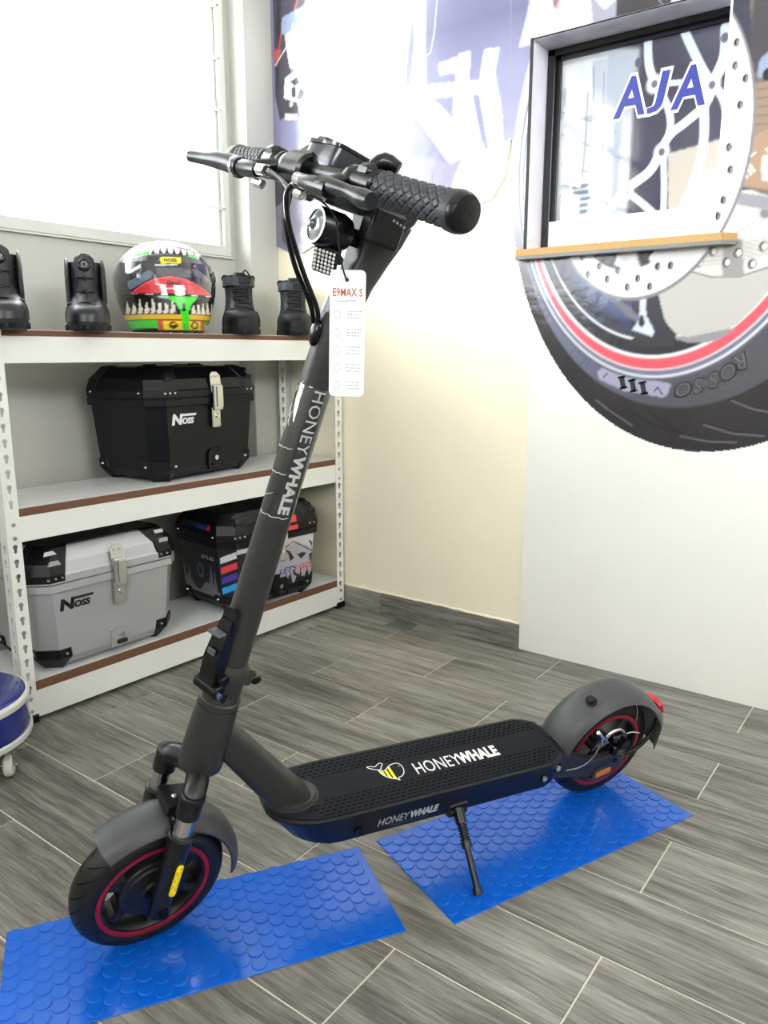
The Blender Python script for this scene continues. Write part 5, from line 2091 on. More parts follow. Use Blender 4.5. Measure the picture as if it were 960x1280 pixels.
# folding joint -----------------------------------------------------------------
J = MB(AXF)
J.lathe([(0.0310, 0.358), (0.0330, 0.3595), (0.0330, 0.370), (0.0305, 0.372), (0.0300, 0.398), (0.0310, 0.402), (0.0325, 0.420), (0.0320, 0.428), (0.0265, 0.438)], 40)
J.rings([[(0.010, -0.022, 0.402), (0.034, -0.016, 0.402), (0.034, 0.016, 0.402), (0.010, 0.022, 0.402)],
         [(0.010, -0.024, 0.425), (0.046, -0.014, 0.412), (0.046, 0.014, 0.412), (0.010, 0.024, 0.425)],
         [(0.010, -0.020, 0.437), (0.040, -0.010, 0.424), (0.040, 0.010, 0.424), (0.010, 0.020, 0.437)]])
jo = J.build('folding_joint', frame_c, sc, smooth=40)
mb = MB(AXF)
mb.cyl((0.044, -0.017, 0.411), (0.044, 0.017, 0.411), 0.0085, n=18, bev=0.002)
mb.build('hinge_barrel', SATIN, jo, smooth=40)
mb = MB(AXF)
mb.cyl((-0.004, -0.0262, 0.386), (-0.004, -0.030, 0.386), 0.0085, n=18)
mb.build('rubber_plug', SATIN, jo)
# latch lever in front of the stem, turned a little to the near side
LV = AXF @ RZ(math.radians(28))
mb = MB(LV)
mb.rings([[(-0.036, -0.013, 0.395), (-0.024, -0.013, 0.395), (-0.024, 0.013, 0.395), (-0.036, 0.013, 0.395)],
          [(-0.046, -0.015, 0.410), (-0.026, -0.015, 0.410), (-0.026, 0.015, 0.410), (-0.046, 0.015, 0.410)],
          [(-0.052, -0.014, 0.455), (-0.026, -0.014, 0.450), (-0.026, 0.014, 0.450), (-0.052, 0.014, 0.455)],
          [(-0.046, -0.013, 0.492), (-0.028, -0.013, 0.488), (-0.028, 0.013, 0.488), (-0.046, 0.013, 0.492)],
          [(-0.040, -0.010, 0.520), (-0.032, -0.010, 0.520), (-0.032, 0.010, 0.520), (-0.040, 0.010, 0.520)]])
lv = mb.build('latch_lever', SATIN, jo, smooth=30)
mb = MB(LV)
mb.prism(rrect(0.026, 0.052, 0.011, 5), -0.003, 0.002, T(-0.034, 0, 0.512) @ RY(-PI / 2) @ RZ(PI / 2))
mb.build('lever_tip', BLACK, lv, smooth=30)
mb = MB(LV)
mb.box((-0.053, 0, 0.500), (0.018, 0.024, 0.006), 0.002)
mb.box((-0.0535, 0, 0.468), (0.004, 0.014, 0.010), 0.001)
mb.build('safety_catch', mat('catch_grey', srgb(72, 76, 84), 0.3), lv)
mb = MB(LV)
mb.cyl((-0.036, -0.024, 0.402), (-0.036, 0.024, 0.402), 0.012, n=18, bev=0.002)
mb.cyl((-0.030, -0.024, 0.420), (-0.030, 0.024, 0.420), 0.010, n=18, bev=0.002)
mb.build('latch_cam', SATIN, lv, smooth=40)
mb = MB(LV)
mb.cyl((-0.036, -0.024, 0.397), (-0.036, -0.0265, 0.397), 0.005, n=14)
mb.build('bolt', SCREW, lv)

# stem ---------------------------------------------------------------------------
RS = 0.0228
STF = SF       # the stem turns with the bar
mb = MB(STF)
mb.lathe([(0.0258, 0.432), (0.0255, 0.50), (0.0246, 0.60), (0.0235, 0.70), (RS, 0.80), (RS, 0.985)], 48)
stem = mb.build('stem', frame_c, sc, smooth=40)
# neck: grows out of the tube and sweeps back under the display


def rr_ring(a0, a1, hw, c, rr, tilt=0.0, n=4):
    pts = rrect(a1 - a0, 2 * hw, rr, n, (a0 + a1) / 2, 0)
    return [(x, y, c + tilt * (x - (a0 + a1) / 2)) for x, y in pts]


mb = MB(STF)
mb.rings([rr_ring(-0.0228, 0.0228, 0.0228, 0.955, 0.0225), rr_ring(-0.020, 0.027, 0.0230, 0.990, 0.018), rr_ring(-0.012, 0.034, 0.022, 1.030, 0.014),
          rr_ring(-0.006, 0.042, 0.024, 1.062, 0.010), rr_ring(-0.006, 0.052, 0.026, 1.092, 0.008), rr_ring(-0.010, 0.058, 0.028, 1.118, 0.008)])
mb.build('neck', frame_c, stem, smooth=40)
head_c = mat('display_housing', srgb(66, 69, 74), 0.16, 0.5)
mb = MB(STF)
mb.rings([rr_ring(-0.072, 0.052, 0.028, 1.112, 0.010), rr_ring(-0.090, 0.056, 0.036, 1.124, 0.012), rr_ring(-0.094, 0.060, 0.039, 1.148, 0.012, -0.05), rr_ring(-0.090, 0.060, 0.039, 1.166, 0.012, -0.09)])
hd_ = mb.build('display_housing', head_c, stem, smooth=35)
mb = MB(STF)
mb.rings([rr_ring(-0.092, 0.062, 0.041, 1.1665, 0.012, -0.09), rr_ring(-0.092, 0.062, 0.041, 1.1705, 0.012, -0.09), rr_ring(-0.087, 0.057, 0.036, 1.1715, 0.012, -0.09)])
mb.build('display_screen', mat('dark_glass_screen', srgb(10, 11, 13), 0.06, coat=0.8), hd_, smooth=35)
# bar clamp in front
BA, BC = -0.086, 1.141
mb = MB(STF)
mb.cyl((BA - 0.002, 0.006, BC - 0.004), (BA - 0.002, 0.056, BC - 0.004), 0.024, n=28, bev=0.004)
mb.rings([[(BA + 0.03, 0.012, BC + 0.020), (BA + 0.03, 0.050, BC + 0.020), (BA - 0.02, 0.050, BC + 0.006), (BA - 0.02, 0.012, BC + 0.006)], [(BA + 0.03, 0.016, BC + 0.034), (BA + 0.03, 0.044, BC + 0.034), (BA + 0.004, 0.044, BC + 0.032), (BA + 0.004, 0.016, BC + 0.032)]])
mb.box((BA - 0.002, 0.03, BC - 0.022), (0.036, 0.04, 0.024), 0.006)
cl = mb.build('bar_clamp', SATIN, stem, smooth=35)
mb = MB(STF)
mb.box((BA + 0.016, 0.024, BC + 0.038), (0.022, 0.022, 0.009), 0.002)
mb.build('clamp_screw', BLACK, cl)

# film wrapped round the stem and its lettering
cdir = STF.inverted() @ (SCM.inverted() @ CAM)
cdir = Vector((cdir.x, cdir.y, cdir.z - 0.78))
th_cam = math.atan2(cdir.y, cdir.x)


def stem_text(body, c_mid, length, hgt, bold, off, name, m_):
    vs, fs = text_geo(body, 1.0, bold, 0.0, 1.04, depth=0.0, width=length, height=hgt, res=2)
    bm = bmesh.new()
    bv = [bm.verts.new(v) for v in vs]
    for f in fs:
        try:
            bm.faces.new([bv[i] for i in f])
        except ValueError:
            pass
    bmesh.ops.triangulate(bm, faces=bm.faces)
    bmesh.ops.subdivide_edges(bm, edges=[e for e in bm.edges if abs(e.verts[0].co.y - e.verts[1].co.y) > hgt * 0.3], cuts=2)
    bm.verts.index_update()
    v2 = [v.co.copy() for v in bm.verts]
    f2 = [[v.index for v in f.verts] for f in bm.faces]
    bm.free()
    R_ = RS + 0.0014
    out = []
    for v in v2:
        th = th_cam + off + v.y / R_          # letter tops point to the rear
        out.append((R_ * math.cos(th), R_ * math.sin(th), c_mid - v.x))
    m3 = MB(STF)
    m3.add(out, f2)
    return m3.build(name, m_, stem)


ink_s = mat('silver_ink', srgb(186, 186, 186), 0.35)
TOFF = math.radians(24)
stem_text('HONEY', 0.836, 0.092, 0.0175, 0.0, TOFF, 'lettering', ink_s)
stem_text('WHALE', 0.743, 0.091, 0.0175, 0.045, TOFF, 'lettering', ink_s)
mb = MB(STF)
mb.lathe([(RS + 0.0007, 0.885), (RS + 0.0010, 0.884), (RS + 0.0009, 0.672), (RS + 0.0006, 0.671)], 48, cap=False)
film_m = thin_glass('clear_film', (0.93, 0.93, 0.94, 1), 0.06, 0.10)
mb.build('clear_film', film_m, stem, smooth=60)
wr = MB(STF)
for c, t0, t1, sl in ((0.868, -1.5, -0.75, 0.02), (0.852, -1.4, -0.95, -0.03), (0.832, -1.5, -0.7, 0.015), (0.808, -1.45, -1.0, 0.03), (0.790, -1.5, -0.2, 0.004), (0.752, -1.5, -0.1, 0.004), (0.712, -1.5, -0.6, 0.012), (0.690, -1.4, 0.9, 0.002)):
    pts = [((RS + 0.0012) * math.cos(th_cam + t0 + (t1 - t0) * i / 10), (RS + 0.0012) * math.sin(th_cam + t0 + (t1 - t0) * i / 10), c + sl * (i / 10) + 0.001 * math.sin(i * 2.1)) for i in range(11)]
    wr.tube(pts, 0.0005, 5)
wr.build('film_wrinkle', mat('film_edge', srgb(225, 228, 232), 0.2), stem, smooth=180)

# head light -----------------------------------------------------------------
HL = STF @ T(-0.046, 0.0, 1.084) @ RY(-PI / 2 - 0.02)
mb = MB(HL)
mb.lathe([(0.012, -0.026), (0.020, -0.022), (0.0235, -0.012), (0.0235, 0.020), (0.0225, 0.023), (0.0205, 0.0225)], 32)
hl = mb.build('headlight', SATIN, stem, smooth=40)
mb = MB(HL)
mb.lathe_loop([(0.0222, 0.0215), (0.0222, 0.0245), (0.0195, 0.0245), (0.0190, 0.0215)], 32)
mb.build('bezel', STEEL, hl, smooth=40)
mb = MB(HL)
mb.lathe([(0.0192, 0.0205), (0.016, 0.0235), (0.010, 0.0262), (0.0005, 0.0275)], 28)
mb.build('lens', mat('headlight_lens', srgb(196, 202, 206), 0.06, 0.6, coat=1.0), hl, smooth=60)
mb = MB(HL)
mb.sphere((0, 0, 0.026), 0.007, 14, 8)
mb.build('bulb', mat('lens_core', srgb(120, 128, 134), 0.1, 0.4), hl, smooth=180)
mb = MB(STF)
mb.box((-0.012, 0, 1.084), (0.03, 0.02, 0.022), 0.004)
mb.box((-0.03, 0, 1.058), (0.012, 0.012, 0.02), 0.002)
mb.cyl((-0.026, -0.008, 1.052), (-0.026, 0.008, 1.052), 0.006, n=12)
mb.build('light_bracket', SATIN, hl)
mb = MB(STF @ T(-0.044, -0.004, 1.046) @ RZ(math.radians(38)) @ RY(math.radians(-22)))
mb.box((0, 0, 0), (0.006, 0.034, 0.034), 0.002)
rf = mb.build('reflector', BLACK, stem)
mb = MB(STF @ T(-0.044, -0.004, 1.046) @ RZ(math.radians(38)) @ RY(math.radians(-22)))
for i in range(6):
    for j in range(6):
        mb.sphere((-0.0034, -0.0125 + 0.005 * i, -0.0125 + 0.005 * j), 0.0022, 6, 4)
tag(mb.build('reflector_facet', mat('clear_reflector', srgb(220, 220, 215), 0.3, 0.2), rf, smooth=180), kind='stuff')
# control box under the near side of the bar
mb = MB(STF @ T(-0.004, -0.046, 1.106))
mb.box((0, 0, 0), (0.052, 0.026, 0.044), 0.004)
mb.box((-0.020, -0.010, 0.0), (0.010, 0.012, 0.040), 0.002)
cb = mb.build('control_box', SATIN, stem)
mb = MB(STF @ T(-0.004, -0.0595, 1.106))
for i in range(4):
    mb.box((0.004 + i * 0.006, 0, 0.012 - 0.001 * i), (0.003, 0.002, 0.003), 0.0005)
mb.build('status_window', mat('status_grey', srgb(150, 152, 155), 0.3), cb)

# handle bar --------------------------------------------------------------------


def barp(v, da=0.0, dc=0.0):
    k = max(0, abs(v) - 0.07)
    return Vector((BA + 0.0835 * k + da, v, BC - 0.025 * k + dc))


mb = MB(STF)
mb.tube([barp(v) for v in (-0.255, -0.2, -0.14, -0.10, -0.07, -0.03, 0.03, 0.07, 0.10, 0.14, 0.2, 0.255)], 0.0112, 16)
hbar = mb.build('handlebar', SATIN, stem, smooth=60)
grip_c = mat('grip_rubber', srgb(40, 43, 50), 0.5)
for s in (-1, 1):
    p0, p1 = barp(0.140 * s), barp(0.252 * s)
    L_ = (p1 - p0).length
    GM = STF @ frame_m(p0, Vector((0, 0, 1)).cross(p1 - p0), (p1 - p0).cross(Vector((0, 0, 1)).cross(p1 - p0)))
    GM = STF @ Matrix.Translation(p0) @ (p1 - p0).to_track_quat('Z', 'Y').to_matrix().to_4x4()
    n_, m_ = 140, 140
    rs = []
    for i in range(m_ + 1):
        t = i / m_
        rr = 0.0196 - 0.0010 * math.sin(PI * t)
        ring = []
        for j in range(n_):
            ph = 2 * PI * j / n_
            u = ph / (2 * PI) * 10
            v_ = t * 8
            d = max(abs(math.sin(PI * (u + v_))), abs(math.sin(PI * (u - v_))))
            e_ = min(abs(math.sin(PI * (u + v_))), abs(math.sin(PI * (u - v_))))
            hgt = 0.0019 * min(1.0, e_ * 2.2)
            ring.append(((rr - 0.0019 + hgt) * math.cos(ph), (rr - 0.0019 + hgt) * math.sin(ph), t * L_))
        rs.append(ring)
    mb = MB(GM)
    mb.rings(rs)
    g = mb.build('grip', grip_c, hbar, smooth=180)
    mb = MB(GM)
    mb.lathe([(0.017, L_ - 0.002), (0.0205, L_), (0.0212, L_ + 0.010), (0.0206, L_ + 0.012)], 36)
    mb.build('grip_collar', grip_c, g, smooth=40)
    mb = MB(GM)
    mb.lathe([(0.0204, L_ + 0.011), (0.0204, L_ + 0.016), (0.018, L_ + 0.021), (0.010, L_ + 0.0225), (0.0005, L_ + 0.022)], 32)
    mb.build('end_cap', SATIN, g, smooth=50)
    # clamp ring and thumb lever beside the grip
    q0, q1 = barp(0.098 * s), barp(0.134 * s)
    mb = MB(STF)
    mb.cyl(q0, q1, 0.0195, n=26, bev=0.003)
    mb.box(barp(0.116 * s, -0.006, 0.012), (0.024, 0.030, 0.018), 0.006)
    rg = mb.build('throttle' if s > 0 else 'bell', SATIN, hbar, smooth=40)
    if s < 0:
        mb = MB(STF)
        mb.tube([barp(-0.112, 0.0, 0.018), barp(-0.122, 0.004, 0.028), barp(-0.134, 0.014, 0.026)], [0.010, 0.010, 0.007], 12, sub=3)
        mb.build('thumb_lever', SATIN, rg, smooth=60)
    # brake: perch, silver adjuster and lever
    mb = MB(STF)
    mb.cyl(barp(0.078 * s), barp(0.097 * s), 0.0175, n=22, bev=0.002)
    mb.tube([barp(0.088 * s, -0.010, -0.004), barp(0.090 * s, -0.030, -0.012), barp(0.098 * s, -0.044, -0.018)], 0.0095, 12, sub=3)
    mb.tube([barp(0.060 * s, -0.048, -0.020), barp(0.084 * s, -0.048, -0.020), barp(0.118 * s, -0.050, -0.020)], [0.008, 0.0105, 0.0105], 12, sub=2)
    pe = mb.build('brake_perch', SATIN, hbar, smooth=50)
    mb = MB(STF)
    mb.cyl(barp(0.040 * s, -0.046, -0.018), barp(0.062 * s, -0.047, -0.019), 0.0075, n=14, bev=0.001)
    mb.cyl(barp(0.044 * s, -0.044, -0.034), barp(0.064 * s, -0.046, -0.034), 0.0055, n=12, bev=0.001)
    mb.build('cable_adjuster', CHROME, pe, smooth=40)
    mb = MB(STF)
    if s < 0:
        mb.tube([barp(-0.100, -0.048, -0.018), barp(-0.122, -0.050, -0.016), barp(-0.148, -0.048, -0.016), barp(-0.172, -0.046, -0.018), barp(-0.186, -0.046, -0.018)], [0.0115, 0.0085, 0.0068, 0.0105, 0.0088], 14, sub=4)
    else:
        mb.tube([barp(0.112, -0.050, -0.020), barp(0.140, -0.054, -0.018), barp(0.170, -0.062, -0.018), barp(0.205, -0.072, -0.020), barp(0.232, -0.082, -0.022)], [0.012, 0.0125, 0.0115, 0.0085, 0.0075], 14, sub=4)
    mb.build('brake_lever', mat('lever_black', srgb(38, 40, 44), 0.28), pe, smooth=60)
    if s > 0:
        mb = MB(STF)
        mb.cyl(barp(0.118, -0.050, -0.020), barp(0.126, -0.051, -0.020), 0.0138, n=18)
        mb.build('lever_band', CHROME, pe, smooth=40)
mb = MB(STF)
mb.cyl(barp(0.058), barp(0.078), 0.0165, n=20, bev=0.002)
mb.build('bar_sleeve', mat('pale_sleeve', srgb(190, 194, 200), 0.3, 0.4), hbar, smooth=40)

# cables --------------------------------------------------------------------------
clip = sfp(402, 412, 0.0)
clip = Vector((-RS - 0.003, 0.004, clip.z))
ca = [barp(0.040, -0.046, -0.018), sfp(352, 226, 0.028), sfp(362, 243, 0.012), sfp(357, 275, 0.006), sfp(368, 330, 0.002), sfp(388, 380, 0.0), clip + Vector((-0.002, 0.004, 0.006))]
cb_ = [barp(-0.040, -0.046, -0.018), sfp(378, 230, -0.03), sfp(366, 231, -0.02), sfp(358, 246, -0.014), sfp(362, 285, -0.010), sfp(379, 340, -0.008), sfp(396, 385, -0.006), clip + Vector((-0.001, -0.006, 0.006))]
for pts in (ca, cb_):
    mb = MB(STF)
    P_ = catmull([Vector(p) for p in pts], 8)
    mb.tube(P_, 0.0034, 8)
    cbl = mb.build('brake_cable', SATIN, stem, smooth=180)
    mb = MB(STF)
    mb.tube(P_[:17], 0.0038, 8)
    mb.build('cable_noodle', mat('noodle_grey', srgb(120, 122, 126), 0.25, 0.6), cbl, smooth=180)
mb = MB(STF)
mb.sphere((clip.x + 0.001, -0.001, clip.z - 0.006), 0.010, 16, 10, sc=(0.75, 0.95, 1.8))
mb.build('cable_grommet', SATIN, stem, smooth=180)

# deck -----------------------------------------------------------------------------


def zt(s):
    return 0.2195 - 0.055 * (s - 0.30)


half = [(0.1965, 0.0), (0.1975, 0.020), (0.206, 0.037), (0.222, 0.051), (0.245, 0.064), (0.275, 0.0725), (0.31, 0.0748), (0.50, 0.0748), (0.70, 0.0748), (0.795, 0.0748), (0.820, 0.067), (0.842, 0.052), (0.848, 0.03)]
OUT = [(s, -v) for s, v in half] + [(s, v) for s, v in reversed(half[1:])]


def deck_ring(inset, dz, nose=0.0):
    r = []
    for s, v in OUT:
        k = max(0.0, 1 - (s - 0.1965) / 0.16)
        s2 = s + nose * k + inset * (0.6 if s < 0.25 else 0) - (inset if s > 0.8 else 0)
        v2 = v * max(0.0, (0.0748 - inset) / 0.0748)
        r.append((s2, v2, zt(s) + dz))
    return r


mb = MB()
mb.rings([deck_ring(0.022, -0.072, 0.075), deck_ring(0.010, -0.070, 0.055), deck_ring(0.004, -0.060, 0.040), deck_ring(0.001, -0.010, 0.004), deck_ring(0.0, -0.007), deck_ring(0.0, -0.001), deck_ring(0.002, 0.0)])
deck = mb.build('deck', deck_c, sc, smooth=35)
mb = MB()
pr = [deck_ring(0.0065, 0.0), deck_ring(0.0065, 0.0022), deck_ring(0.008, 0.003)]
mb.rings(pr)
padm = mb.build('deck_pad', pad_c, deck, smooth=30)
mb = MB()
DZ = 0.00325
ii = 0
for side in (-1, 1):
    for k in range(5):
        v = side * (0.0300 + 0.0080 * k)
        s = 0.268 + (0.0064 if k % 2 else 0)
        while s < 0.822 - 0.012 * max(0, k - 2):
            ok = True
            if s < 0.30 + 0.006 * k and side * v < 0.036:
                ok = False
            if abs(v) > 0.066 - max(0, 0.30 - s) * 0.6:
                ok = False
            if ok:
                mb.add([(s - 0.0044, v - 0.0016, zt(s - 0.0044) + DZ), (s + 0.0036, v - 0.0016, zt(s + 0.0036) + DZ), (s + 0.0046, v + 0.0016, zt(s + 0.0046) + DZ), (s - 0.0034, v + 0.0016, zt(s - 0.0034) + DZ)], [(0, 1, 2, 3)])
            s += 0.0128
tag(mb.build('grip_dimple', dash_c, padm), kind='stuff')
# collar where the down tube meets the deck
mb = MB()
for r0, r1, z0, z1 in ((1.0, 1.0, -0.002, 0.004), (0.93, 0.86, 0.004, 0.010)):
    mb.rings([[(0.249 + 0.052 * r0 * math.cos(a) , 0.041 * r0 * math.sin(a), zt(0.249 + 0.052 * r0 * math.cos(a)) + z0) for a in [2 * PI * i / 40 for i in range(40)]],
              [(0.249 + 0.052 * r1 * math.cos(a), 0.041 * r1 * math.sin(a), zt(0.249 + 0.052 * r1 * math.cos(a)) + z1) for a in [2 * PI * i / 40 for i in range(40)]]])
mb.build('tube_collar', frame_c, deck, smooth=40)

# lettering on the pad (read from the near side)


def deck_frame(s, v):
    n_ = Vector((0.055, 0, 1)).normalized()
    return frame_m((s, v, zt(s) + 0.0036), (1, 0, -0.055), (0, 1, 0))


def deck_text(body, px0, px1, hgt, bold, m_, vv):
    a, b = in_frame(SCM, *px0, 2, 0.205), in_frame(SCM, *px1, 2, 0.198)
    vs, fs = text_geo(body, 1.0, bold, 0.0, 1.03, depth=0.0, width=b.x - a.x, height=hgt)
    mb = MB(deck_frame((a.x + b.x) / 2, vv))
    mb.add(vs, fs)
    return mb.build('lettering', m_, padm)


deck_text('HONEY', (519, 966), (572, 950), 0.030, 0.0, WHITE_INK, -0.006)
deck_text('WHALE', (574, 952), (621, 939), 0.030, 0.05, WHITE_INK, -0.006)
# whale emblem: outline, yellow bands
wm = deck_frame(0.449, 0.004)


def outl(pts, w_, m_, name, par, closed=True, z=0.0):
    P_ = [Vector((x, y, 0)) for x, y in pts]
    if closed:
        P_ = catmull(P_ + [P_[0]], 5)
    else:
        P_ = catmull(P_, 5)
    mb = MB(wm @ T(0, 0, z))
    vs, fs = [], []
    for i, p in enumerate(P_):
        t = (P_[min(i + 1, len(P_) - 1)] - P_[max(i - 1, 0)]).normalized()
        nn = Vector((-t.y, t.x, 0)) * w_
        vs += [tuple(p + nn), tuple(p - nn)]
    for i in range(len(P_) - 1):
        fs.append((2 * i, 2 * i + 1, 2 * i + 3, 2 * i + 2))
    mb.add(vs, fs)
    return mb.build(name, m_, par)


k = 1.0
body_p = [(-0.018, 0.008), (-0.015, -0.006), (-0.005, -0.017), (0.007, -0.0235), (0.013, -0.028), (0.0125, -0.0215), (0.022, -0.0195), (0.0315, -0.011), (0.035, 0.002), (0.0325, 0.012), (0.024, 0.0155), (0.012, 0.0135), (0.002, 0.008), (-0.006, 0.003), (-0.012, 0.005)]
body_p = [(x * 0.95, y) for x, y in body_p]
outl(body_p, 0.0008, WHITE_INK, 'whale_outline', padm)
tail_p = [(-0.019, 0.010), (-0.026, 0.014), (-0.035, 0.022), (-0.036, 0.026), (-0.028, 0.025), (-0.020, 0.021), (-0.012, 0.027), (-0.004, 0.029), (-0.002, 0.024), (-0.008, 0.016), (-0.012, 0.009)]
tail_p = [(x * 0.95, y * 0.8 + 0.001) for x, y in tail_p]
outl(tail_p, 0.0008, WHITE_INK, 'whale_outline', padm)
ylw = mat('yellow_ink', srgb(235, 215, 40), 0.5)
for p in ([(-0.0165, 0.004), (-0.0095, 0.0025), (-0.0095, -0.0125), (-0.0145, -0.0075)], [(-0.0065, 0.002), (-0.001, 0.006), (0.0, -0.0195), (-0.0065, -0.0155)], [(0.003, 0.008), (0.009, 0.0115), (0.009, -0.0225), (0.003, -0.0205)]):
    mb = MB(wm)
    mb.add([(x * 0.95, y, -0.0001) for x, y in p], [(0, 1, 2, 3)])
    mb.build('whale_band', ylw, padm)
mb = MB(wm)
mb.prism(circ(0.0011, 8, 0.0275, 0.0065), -0.0001, 0.0002)
mb.build('whale_eye', WHITE_INK, padm)

# side lettering, port, screws
SIDE_V = -0.0740


def side_frame(s, z, v=SIDE_V):
    return frame_m((s, v - 0.0008, z), (1, 0, -0.055), (0, 0, 1))


mb = MB(side_frame(0.427, 0.177))
vs, fs = text_geo('HONEY', 1, 0.0, 0.15, depth=0.0, width=0.066, height=0.0175)
mb.add(vs, fs)
mb.build('lettering', ink_s, deck)
mb = MB(side_frame(0.4925, 0.1737))
vs, fs = text_geo('WHALE', 1, 0.05, 0.15, depth=0.0, width=0.062, height=0.0175)
mb.add(vs, fs)
mb.build('lettering', ink_s, deck)
mb = MB(side_frame(0.460, 0.1610))
vs, fs = text_geo('www.honeywhale.com.mx', 1, 0.0, 0.15, depth=0.0, width=0.085, height=0.0055)
mb.add(vs, fs)
mb.build('lettering', mat('grey_ink', srgb(110, 110, 112), 0.5), deck)
pp = lcp(448, 1038, SIDE_V)
mb = MB(T(pp.x, SIDE_V, pp.z))
mb.cyl((0, 0.004, 0), (0, -0.004, 0), 0.0085, n=20)
mb.cyl((0.002, -0.003, 0.003), (0.002, -0.0062, 0.003), 0.0045, n=14)
mb.build('charge_port_cap', SATIN, deck)
for x, y in ((680, 973), (697, 960)):
    pp = lcp(x, y, SIDE_V + (0.0 if x == 680 else 0.008))
    mb = MB(T(pp.x, pp.y, pp.z))
    mb.cyl((0, 0.004, 0), (0, -0.002, 0), 0.0095, n=20)
    so = mb.build('screw_seat', SATIN, deck)
    mb = MB(T(pp.x, pp.y, pp.z))
    mb.lathe([(0.0070, 0.0018), (0.0066, 0.0044), (0.0040, 0.0054), (0.0030, 0.0054), (0.0026, 0.003)], 18, RX(PI / 2))
    mb.build('screw', SCREW, so, smooth=40)

# kick stand ---------------------------------------------------------------------
kt = Vector((0.574, -0.070, 0.148))
foot = SCM.inverted() @ (on_z(598, 1118, 0.006))
foot.z += 0.0
kd = (foot - kt).normalized()
mb = MB()
mb.box((0.574, -0.060, 0.146), (0.044, 0.030, 0.034), 0.004)
mb.cyl((0.556, -0.070, 0.142), (0.592, -0.070, 0.142), 0.0085, n=14)
ks = mb.build('kickstand', SATIN, sc)
kl = (foot - kt).length
mb = MB()
mb.cyl(kt + kd * 0.0, kt + kd * 0.028, 0.0115, n=16)
mb.cyl(kt + kd * 0.062, kt + kd * 0.074, 0.0105, n=16)
mb.tube([kt, kt + kd * (kl - 0.006)], 0.0062, 12)
mb.cyl(kt + kd * (kl - 0.012), foot, 0.0085, 0.0095, n=14)
lg = mb.build('stand_leg', SATIN, ks, smooth=40)
e1 = kd.cross(Vector((1, 0, 0))).normalized()
e2 = kd.cross(e1)
pts = [tuple(kt + kd * (0.028 + 0.034 * i / 60) + (e1 * math.cos(2 * PI * 6 * i / 60) + e2 * math.sin(2 * PI * 6 * i / 60)) * 0.0092) for i in range(61)]
mb = MB()
mb.tube(pts, 0.0017, 6)
mb.build('spring', SATIN, ks, smooth=180)

# rear fender, arm, brake -----------------------------------------------------------


def tail_fn(th, u):
    d = math.degrees(th)
    return 0.016 * math.exp(-((d - 18) / 11) ** 2) * (1 - 0.6 * abs(u) ** 2)


rfd = fender(T(0.996, 0, RW), 0.1590, 0.098, -8, 188, 0.020, n=64, m_=14, tail=tail_fn).build('fender', fend_c, sc, smooth=50)
rb = MB(T(0.996, 0, RW) @ RY(-math.radians(116)) @ T(0.1565, -0.012, 0) @ RY(PI / 2))
rb.lathe([(0.0135, -0.003), (0.0135, 0.003), (0.0100, 0.004), (0.0095, 0.012), (0.0075, 0.014), (0.0005, 0.0142)], 20)
rb.build('hook_button', BLACK, rfd, smooth=40)
TLM = T(0.996, 0, RW) @ RY(-math.radians(25))
mb = MB(TLM @ T(0.170, 0, 0) @ RY(PI / 2))
mb.prism(rrect(0.040, 0.050, 0.012, 5), -0.006, 0.004)
tl = mb.build('tail_light', redl, rfd, smooth=40)
mb = MB(TLM @ T(0.1745, 0, 0) @ RY(PI / 2))
mb.prism(rrect(0.030, 0.034, 0.008, 5), -0.001, 0.0014)
mb.build('light_core', mat('pale_red_lens', srgb(235, 80, 90), 0.2), tl)
# dropout arm on both sides
for s in (-1, 1):
    mb = MB()
    y0 = s * 0.046
    mb.rings([[(0.820, y0 - 0.008, 0.186), (0.820, y0 + 0.006, 0.186), (0.820, y0 + 0.006, 0.128), (0.820, y0 - 0.008, 0.128)],
              [(0.880, y0 - 0.008, 0.170), (0.880, y0 + 0.006, 0.170), (0.880, y0 + 0.006, 0.112), (0.880, y0 - 0.008, 0.112)],
              [(0.930, y0 - 0.012, 0.146), (0.930, y0 + 0.006, 0.146), (0.930, y0 + 0.006, 0.100), (0.930, y0 - 0.012, 0.100)],
              [(1.000, y0 - 0.014, 0.142), (1.000, y0 + 0.004, 0.142), (1.000, y0 + 0.004, 0.100), (1.000, y0 - 0.014, 0.100)],
              [(1.030, y0 - 0.010, 0.130), (1.030, y0 + 0.002, 0.130), (1.030, y0 + 0.002, 0.110), (1.030, y0 - 0.010, 0.110)]])
    arm = mb.build('rear_arm', frame_c, sc, smooth=40)
    mb = MB()
    mb.cyl((0.996, s * 0.03, RW), (0.996, s * 0.062, RW), 0.0065, n=6)
    mb.build('axle_nut', SATIN, arm)
    # fender stay
    mb = MB()
    mb.tube([(1.030, s * 0.045, 0.120), (1.075, s * 0.047, 0.130), (1.112, s * 0.045, 0.165), (1.112, s * 0.043, 0.20)], [0.006, 0.005, 0.005, 0.004], 8, sub=4)
    mb.build('fender_stay', BLACK, arm, smooth=60)
    if s < 0:
        pc = lcp(754, 966, -0.064)
        mb = MB(T(pc.x, -0.062, pc.z) @ RX(PI / 2) @ RZ(math.radians(8)))
        mb.prism(rrect(0.058, 0.036, 0.010, 4), -0.010, 0.0)
        co = mb.build('axle_cover', frame_c, arm)
        mb = MB(T(pc.x, -0.062, pc.z) @ RX(PI / 2) @ RZ(math.radians(8)))
        mb.prism(rrect(0.042, 0.0145, 0.003, 3), -0.001, 0.0022)
        mb.build('reflector', amber, co)
